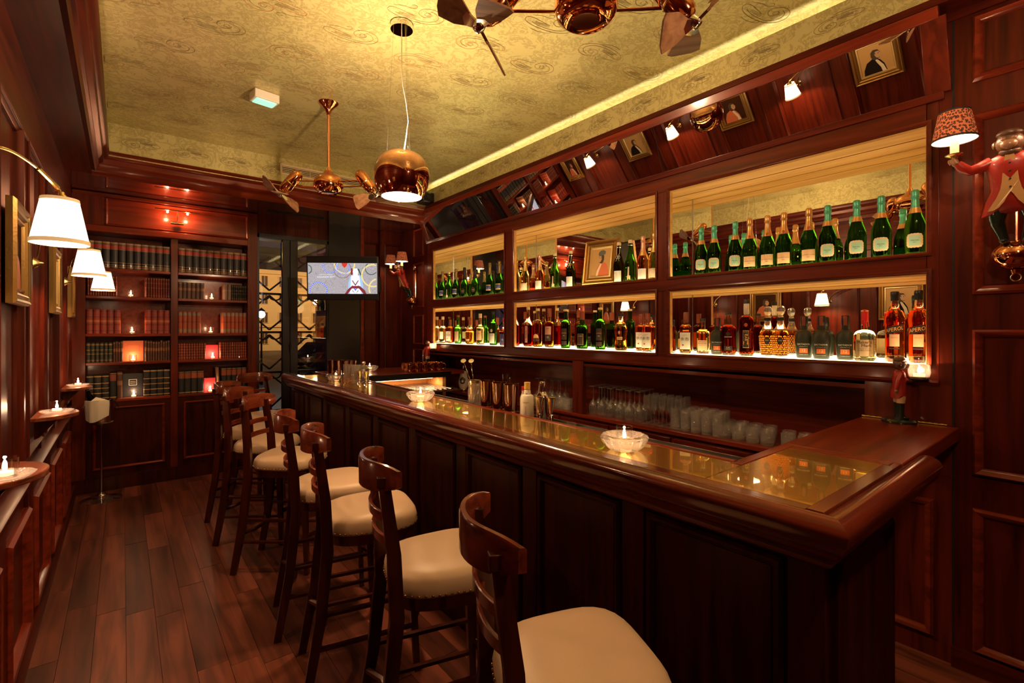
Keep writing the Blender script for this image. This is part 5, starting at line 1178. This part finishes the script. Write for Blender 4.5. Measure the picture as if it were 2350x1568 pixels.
for (dx,dy,lab) in [(-.02,.035,'twisted bar spoon with a disc end, left one in the tin'),(.0,.012,'twisted bar spoon with a disc end, right one in the tin')]:
    b=thing('bar_spoon',lab,'bar spoon',(1.79,2.62,1.10),group='bar spoons in the tin')
    p0_=Vector((-dx*.5,-dy*.3,.0)); p1=Vector((dx*1.6-.01,dy*1.9,.245)); m=MB()
    for ph in (0,PI): m.tube([p0_+(p1-p0_)*(i/60)+Vector((math.cos(i*.9+ph),math.sin(i*.9+ph),0))*.0024 for i in range(61)],.0015,4)
    obj('twisted_handle',m,'chrome',b); obj('disc_end',MB().lathe([(0,-.001),(.017,-.001),(.018,.002),(.0,.003)],20,tuple(p1),axis=(-.5,-.45,.75)),'chrome',b)
bi=thing('bitters_bottle','small paper wrapped bitters bottle with a yellow cap','bottle',(1.70,1.985,ZM)); p=bprof(.033,.115,.145,.0135,.185,power=2)
obj('paper_wrap',MB().lathe([(0,0)]+[(rat(p,z)+.002,z) for z in (.001,.01,.06,.115,.125,.135)]+[(.02,.140),(.017,.16),(.0145,.165),(0,.165)],22,mod=lambda a,z:1+.02*math.sin(5*a)),'paperw',bi); obj('neck_ring',MB().lathe([(.0185,.140),(.0195,.143),(.0185,.148)],20),'blue',bi); obj('cap',MB().lathe([(0,.168),(.0165,.168),(.0165,.205),(0,.207)],20,mod=lambda a,z:1+.02*math.sin(20*a)),'capy',bi)
label_text(bi,'bitters',.012,'ink',.036,.10); f=cyl(.036,off=.002)(.05); txt('AROMATIC',.012,'inkred',bi,lambda x,y:f(-y,x)); bi.rotation_euler[2]=face(1.98,1.7,1.0)
b2=thing('flat_card_bottle','slim pale bottle half hidden behind the right shaker','bottle',(1.745,2.07,ZM)); obj('bottle_body',MB().lathe(bprof(.02,.10,.14,.010,.165),18),'ivory',b2); obj('cap',MB().lathe([(0,.15),(.0115,.15),(.0115,.172),(0,.174)],16),'wax_red',b2)
ck=thing('cobbler_shaker','steel three piece shaker with a conical shoulder','shaker',(1.735,1.905,ZM)); obj('shaker_body',MB().lathe([(0,0),(.028,0),(.036,.12),(.036,.128),(0,.128)],28),'chrome',ck); obj('shaker_lid',MB().lathe([(.037,.124),(.037,.132),(.021,.156),(.019,.160),(.019,.166),(.0155,.205),(.013,.212),(0,.214)],28),'chrome',ck,50)
def jig(lab):
    t=thing('jigger',lab,'jigger',group='steel jiggers'); obj('jigger_cups',MB().lathe([(.0185,0),(.0195,.002),(.008,.040),(.008,.044),(.0205,.112),(.0215,.113),(.0200,.112),(.006,.044),(0,.043),(0,.041),(.0065,.040),(.0175,.002),(.0185,0)],24),'chrome',t); obj('waist_ring',MB().lathe([(.008,.038),(.0105,.042),(.008,.046)],20),'chrome',t); return t
j0=jig('steel jigger behind the bar, left one of the pair')
for i,(x,y,z,l) in enumerate([(1.675,1.862,ZM,j0['label']),(1.70,1.800,ZM,'steel jigger behind the bar, right one of the pair'),(1.50,3.84,1.1012,'steel jigger at the far end of the bar, left one'),(1.53,3.78,1.1012,'steel jigger at the far end of the bar, right one')]):
    o=j0 if i==0 else dup(j0,(0,0,0),0,l); o.location=(x,y,z); o.scale=(1.12,1.12,1.25 if z<1.09 else 1)
g0=thing('mixing_beaker','cut glass mixing beaker in the cluster at the far end, left one','glass',group='cut mixing beakers at the far end'); obj('glass_body',MB().lathe([(0,0),(.036,0),(.04,.15),(.042,.152),(.038,.150),(.034,.012),(0,.010)],28,mod=lambda a,z:1+.02*math.sin(12*a)),'cutc',g0,30) if 'cutc' in M else obj('glass_body',MB().lathe([(0,0),(.036,0),(.04,.15),(.042,.152),(.038,.150),(.034,.012),(0,.010)],28,mod=lambda a,z:1+.02*math.sin(12*a)),'crystal',g0,30)
for i,(x,y,l) in enumerate([(1.50,4.10,g0['label']),(1.54,4.02,'cut glass mixing beaker in the cluster at the far end, middle one'),(1.51,3.94,'cut glass mixing beaker in the cluster at the far end, right one')]):
    o=g0 if i==0 else dup(g0,(0,0,0),0,l); o.location=(x,y,1.1012)
sb=thing('stoppered_flask','square clear flask with a metal stopper behind the jiggers','bottle',(1.59,3.98,1.1012)); obj('flask_body',MB().lathe([(0,0),(.036,0),(.038,.12),(.02,.14),(.014,.15),(0,.15)],20,mod=sqm(6)),'crystal',sb,30); obj('stopper',MB().lathe([(0,.15),(.015,.15),(.015,.175),(.012,.18),(0,.18)],16),'chrome',sb)
# copper mugs on the return counter
mu=thing('copper_mug','copper mug, leftmost of the row on the far counter','mug',group='copper mugs on the far counter'); obj('mug_body',MB().lathe([(0,0),(.036,0),(.041,.01),(.042,.045),(.040,.088),(.042,.092),(.039,.090),(.038,.012),(0,.008)],28),'copper',mu,50); obj('handle',MB().tube([(.040,0,.078),(.058,0,.082),(.072,0,.064),(.072,0,.040),(.058,0,.022),(.041,0,.022)],.0035,8),'copper',mu)
k=0
for i in range(5):
    for j in range(2):
        l=f"copper mug on the far counter, {ORD[i]} from left in the {'front' if j==0 else 'back'} row"
        o=mu if k==0 else dup(mu,(0,0,0),0,l); k+=1; mu['label']=f"copper mug on the far counter, first from the left in the front row"
        o.location=(2.36+i*.085,4.66-i*.006+j*.10,1.1032); o.rotation_euler[2]=-.7+(1.1 if i<4 else 0)
# ivory jug
jg=thing('ivory_jug','ivory ceramic lidded jar with a dark animal emblem','jar',(3.06,4.70,.8455)); jp=[(0,0),(.040,0),(.042,.018),(.036,.022),(.052,.05),(.062,.09),(.058,.13),(.044,.175),(.042,.20),(.052,.232),(.050,.234),(0,.234)]
obj('jar_body',MB().lathe(jp[3:],32),'ivory',jg,50); obj('metal_foot',MB().lathe([(0,0),(.040,0),(.043,.010),(.040,.022),(0,.022)],28),'brass',jg); obj('lid',MB().lathe([(.051,.232),(.048,.240),(.025,.252),(.008,.258),(.006,.270),(.010,.276),(.005,.292),(0,.295)],24),'steel',jg)
em=[(.034*math.cos(a)*(1+.12*math.sin(5*a)),.125+.040*math.sin(a)) for a in [i*PI/14 for i in range(28)]]
obj('emblem',patch(lambda z:rat(jp[3:],z)+.001,em,0,.125,off=.001),'dklabel',jg); obj('emblem_face',patch(lambda z:rat(jp[3:],z)+.001,[(.012*math.cos(a),.118+.014*math.sin(a)) for a in [i*PI/8 for i in range(16)]],0,.118,off=.0018),'ivory',jg); jg.rotation_euler[2]=math.radians(-45)
# glassware in the open recess
ZG=.846
def gl(nm,lab,cat,prof,mat,group,n=20,mod=None,smooth=40):
    t=thing(nm,lab,cat,group=group); obj('glass',MB().lathe(prof,n,mod=mod),mat,t,smooth); return t
wine=[(0,.001),(.034,.0),(.036,.003),(.010,.008),(.004,.014),(.0035,.085),(.006,.095),(.025,.112),(.037,.140),(.038,.165),(.033,.205),(.0322,.205),(.037,.165),(.036,.141),(.024,.114),(0,.099)]
inv=[(r,.235-z*1.145) for r,z in wine]
flute=[(0,.001),(.030,0),(.032,.003),(.008,.008),(.0035,.014),(.0035,.075),(.008,.092),(.022,.125),(.026,.165),(.023,.215),(.0222,.215),(.025,.165),(.021,.127),(0,.097)]
tall=[(0,.004),(.030,0),(.033,.004)]+[(.033+.003*i/12,.004+.125*i/12) for i in range(1,13)]+[(.036,.150),(.0345,.150),(.031,.018),(0,.014)]
short=[(0,.004),(.034,0),(.038,.006)]+[(.038+.003*i/8,.006+.070*i/8) for i in range(1,9)]+[(.041,.088),(.039,.088),(.035,.018),(0,.014)]
stud=lambda a,z:1-(.055*max(0,math.sin(6*a+z*170))*max(0,math.sin(6*a-z*170))+.02*abs(math.sin(12*a)) if .005<z<.125 else 0)
def place(proto,rows,cols,y0,dy,xs,desc,where,skew=0):
    k=0
    for j,x in zip(range(rows),xs):
        for i in range(cols):
            y=y0-i*dy+j*skew
            l=f"{desc}, {ORD[i]} from left in {['front','second','third','fourth'][j]} row {where}"
            o=proto if k==0 else dup(proto,(0,0,0),0,l); proto['label']=f"{desc}, first from left in front row {where}"; k+=1
            o.location=(x,y,ZG); o.rotation_euler[2]=random.random()*6
A=gl('wine_glass','x','wine glass',inv,'stem','upturned wine glasses right of the post',24); place(A,3,6,2.735,.092,(3.07,3.165,3.26),'upturned wine glass','just right of the recess post',.02)
A=gl('wine_glass','x','wine glass',inv,'stem','upturned wine glasses left of the post',24); place(A,2,4,3.52,.10,(3.16,3.26),'upturned wine glass','left of the recess post',.03)
A=gl('tumbler','x','glass',[(r*1.0,z) for r,z in short],'cut','low cut tumblers left of the post',36,stud,12); place(A,2,6,3.45,.085,(3.05,3.14),'low cut glass tumbler','left of the recess post',.03)
A=gl('stemmed_glass','x','glass',flute,'stem','stemmed glasses in the middle of the recess',24); place(A,3,5,2.20,.067,(3.06,3.14,3.22),'slim stemmed glass','in the middle of the recess',.015)
A=gl('highball_glass','x','glass',tall,'cut','tall cut highballs',44,stud,12); place(A,3,5,1.955,.078,(3.06,3.142,3.224),'tall cut highball glass','in the recess',.02)
A=gl('tumbler','x','glass',short,'cut','cut tumblers at the right of the recess',44,stud,12); place(A,3,4,1.60,.089,(3.07,3.162,3.254),'cut glass tumbler','in the recess near the flap',.03)
A=gl('tumbler','x','glass',[(r*.95,z*1.02) for r,z in short],'cut','cut tumblers beside the flap',44,stud,12); place(A,2,2,1.215,.095,(3.07,3.165),'cut glass tumbler','close beside the counter flap',.03)
A=gl('tumbler','x','glass',[(r*.85,z*.8) for r,z in short],'cut','small cut glasses behind the flap',36,stud,12); place(A,2,2,1.0,.075,(3.24,3.32),'small cut glass','behind the counter flap')
fz=thing('clear_beaker','tall plain clear glass behind the shakers','glass',(3.1,3.95,ZG)); obj('glass',MB().lathe([(0,.01),(.035,0),(.05,.25),(.048,.25),(.033,.014),(0,.014)],26),'tglass',fz)
# ---------------- television ----------------
tv=thing('television','black wall mounted television showing a colourful card pattern','television',(1.74,4.885,2.067)); tv.rotation_euler=(math.radians(3),0,-YAW+math.radians(3))
W_,H_=.352,.222
obj('bezel',MB().frame(-W_,W_,-H_+.005,H_,[(0,0),(0,.030),(.006,.034),(.008,.034),(.010,.024)],lambda a,b,h:(a,-h,b)).box(-W_+.009,W_-.009,-.028,-.002,H_-.068,H_-.009).box(-W_+.009,W_-.009,-.028,-.002,-H_+.014,-H_+.068),'black',tv)
obj('tv_back',MB().box(-W_+.03,W_-.03,0,.04,-H_+.03,H_-.03).box(-.10,.10,.04,.07,-.1,.1),'black',tv,bevel=.01)
obj('wall_arm',MB().tube([(0,.06,0),(0,1.50,0)],.018,4).box(-.06,.06,1.48,1.50,-.10,.10),'black',tv)
def em(n,c,s=1.0): M[n]=pm(n,(.02,.02,.02),.3,emit=c,es=s); return n
s0_=1.1
scr=obj('screen',MB().box(-W_+.010,W_-.010,-.0245,-.02,-H_+.066,H_-.066),em('screen_grey',(.42,.38,.40),s0_),tv,0)
# speckled grey ground
nt=M['screen_grey'].node_tree; N=nt.nodes; vo=N.new('ShaderNodeTexVoronoi'); vo.inputs['Scale'].default_value=45; vo.feature='DISTANCE_TO_EDGE'; tcx=N.new('ShaderNodeTexCoord'); nt.links.new(tcx.outputs['Object'],vo.inputs['Vector'])
rp=ramp(N,[(0,(.28,.25,.27)),(.12,(.45,.41,.43)),(.3,(.36,.33,.36)),(.5,(.50,.47,.50))]); nt.links.new(vo.outputs['Distance'],rp.inputs[0]); nt.links.new(rp.outputs[0],N['Principled BSDF'].inputs['Emission Color'])
sx0,sx1,sz0,sz1=-W_+.012,W_-.012,-H_+.068,H_-.068
def ringp(cx_,cz,r,w_,mat,seg=40,dash=1,d=.0252):
    m=MB()
    for i in range(seg):
        if i%dash: continue
        a0=2*PI*i/seg; a1=2*PI*(i+ (1.02 if dash==1 else .9))/seg
        q=[(cx_+rr*math.cos(a),cz+rr*math.sin(a)) for rr,a in ((r-w_,a0),(r+w_,a0),(r+w_,a1),(r-w_,a1))]
        if all(sx0<x<sx1 and sz0<z<sz1 for x,z in q): m.add([(x,-d,z) for x,z in q],[(0,1,2,3)])
    if m.v: obj('screen_ring',m,mat,scr,0)
bl,gn,ye,wh,rd,lb,dr_=em('screen_blue',(.03,.10,.85),s0_),em('screen_green',(.02,.09,.06),s0_),em('screen_yellow',(.80,.65,.25),s0_),em('screen_white',(.85,.9,1),s0_),em('screen_red',(.65,.03,.02),s0_),em('screen_pale_blue',(.35,.55,.95),s0_),em('screen_dark_red',(.22,.02,.03),s0_)
for a in [(-.12,.125,.068,.005,bl),(.005,.11,.065,.005,bl),(-.24,-.125,.085,.005,bl),(-.35,.09,.045,.004,gn),(.285,.10,.060,.004,gn),(.0,.09,.085,.002,dr_)]: ringp(*a)
for a in [(-.12,.125,.068,.0028,wh),(.005,.11,.065,.0028,wh),(-.24,-.125,.085,.0028,wh)]: ringp(*a,56,2,.0256)
for a in [(.30,.03,.11,.007,ye),(.36,-.10,.10,.007,ye),(.02,.15,.10,.007,ye)]: ringp(*a)
def sp(pts,mat,d=.026):
    pts=[(min(max(x,sx0),sx1),min(max(z,sz0),sz1)) for x,z in pts]; obj('screen_shape',MB().add([(x,-d,z) for x,z in pts],[tuple(range(len(pts)))]),mat,scr,0)
sp([(-.01,.154),(.05,.154),(.043,.13),(.020,.105),(-.003,.13)],rd)
sp([(.05,-.154),(.055,-.05),(.075,.02),(.18,.02),(.20,-.05),(.205,-.154)],lb,.0262); sp([(-.0+.07,-.154),(.085,.03),(.165,.03),(.185,-.154)],wh,.0264)
for k in range(3): sp([(.09,-.02-.05*k),(.125,-.075-.05*k),(.16,-.02-.05*k),(.150,-.02-.05*k),(.125,-.058-.05*k),(.10,-.02-.05*k)],bl if k%2 else dr_,.0268)
sp([(.105,.03),(.10,.07),(.115,.10),(.145,.10),(.155,.07),(.15,.03)],wh,.0268); sp([(.08,.035),(.085,.1),(.10,.105),(.102,.04)],dr_,.027); sp([(.145,.10),(.165,.095),(.185,.04),(.178,.03)],gn,.027); sp([(.02,-.154),(.05,-.11),(.09,-.075),(.17,-.075),(.22,-.12),(.235,-.154),(.205,-.154),(.16,-.10),(.09,-.10),(.05,-.154)],dr_,.0272)
for s,sz,z in [('PRODUCTION DESIGNER',.011,.036),('ALEXANDER WITT',.021,.013)]: txt(s,sz,wh,scr,(lambda x,y,z=z:(x-.165,-.0262,z+y)))
# ---------------- champagne stand ----------------
cs=thing('champagne_bucket','silver champagne bucket on a tall stand before the bookcase','bucket stand',(-.150,5.80,0))
obj('stand_base',MB().lathe([(0,0),(.150,0),(.152,.006),(.11,.014),(.07,.020),(.055,.036),(.040,.040),(.030,.056),(.014,.066),(0,.066)],36),'chrome',cs,40); obj('stand_pole',MB().lathe([(.009,.06),(.009,.70)],12),'chrome',cs); obj('stand_cup',MB().lathe([(.009,.66),(.05,.69),(.085,.70),(.088,.706),(0,.70)],28),'steel',cs)
obj('bucket',MB().lathe([(0,.706),(.080,.706),(.088,.72),(.105,.90),(.112,.905),(.104,.905),(.083,.724),(0,.712)],36),'chrome',cs,50)
for s in (-1,1): obj('ring_handle',MB().tube([(s*(.112+.012*math.sin(a)),.0,.85+.028*math.cos(a)) for a in [2*PI*k/14 for k in range(14)]],.004,6,closed=True),'chrome',cs)
nk=thing('napkin','folded cream napkin draped over the champagne bucket','napkin',(-.150,5.80,.9)); m=MB(); R=[]
for i in range(13):
    a=math.radians(-165+i*105/12); wv=1+.03*math.sin(i*1.9)
    R.append([(.085*math.cos(a),.085*math.sin(a),.010),(.118*wv*math.cos(a),.118*wv*math.sin(a),.014),(.121*wv*math.cos(a),.121*wv*math.sin(a),-.02),(.112*wv*math.cos(a),.112*wv*math.sin(a),-.15-.03*math.sin(i*.35)),(.107*wv*math.cos(a),.107*wv*math.sin(a),-.15-.03*math.sin(i*.35)),(.110*math.cos(a),.110*math.sin(a),.0)])
obj('napkin_cloth',m.rings(R),'linen',nk,60); obj('napkin_peak',MB().add([(-.07,-.07,.012),(.05,-.09,.012),(.02,-.01,.012),(-.035,-.06,.045)],[(0,1,3),(1,2,3),(2,0,3),(0,2,1)]),'linen',nk)
wb_=bottle('olive','champagne bottle resting slanted in the silver bucket',(-.165,5.80,.735),0); wb_.rotation_euler=(0,math.radians(-17),0)
for o in list(wb_.children):
    if o.name.startswith('ribbon'): D.objects.remove(o)
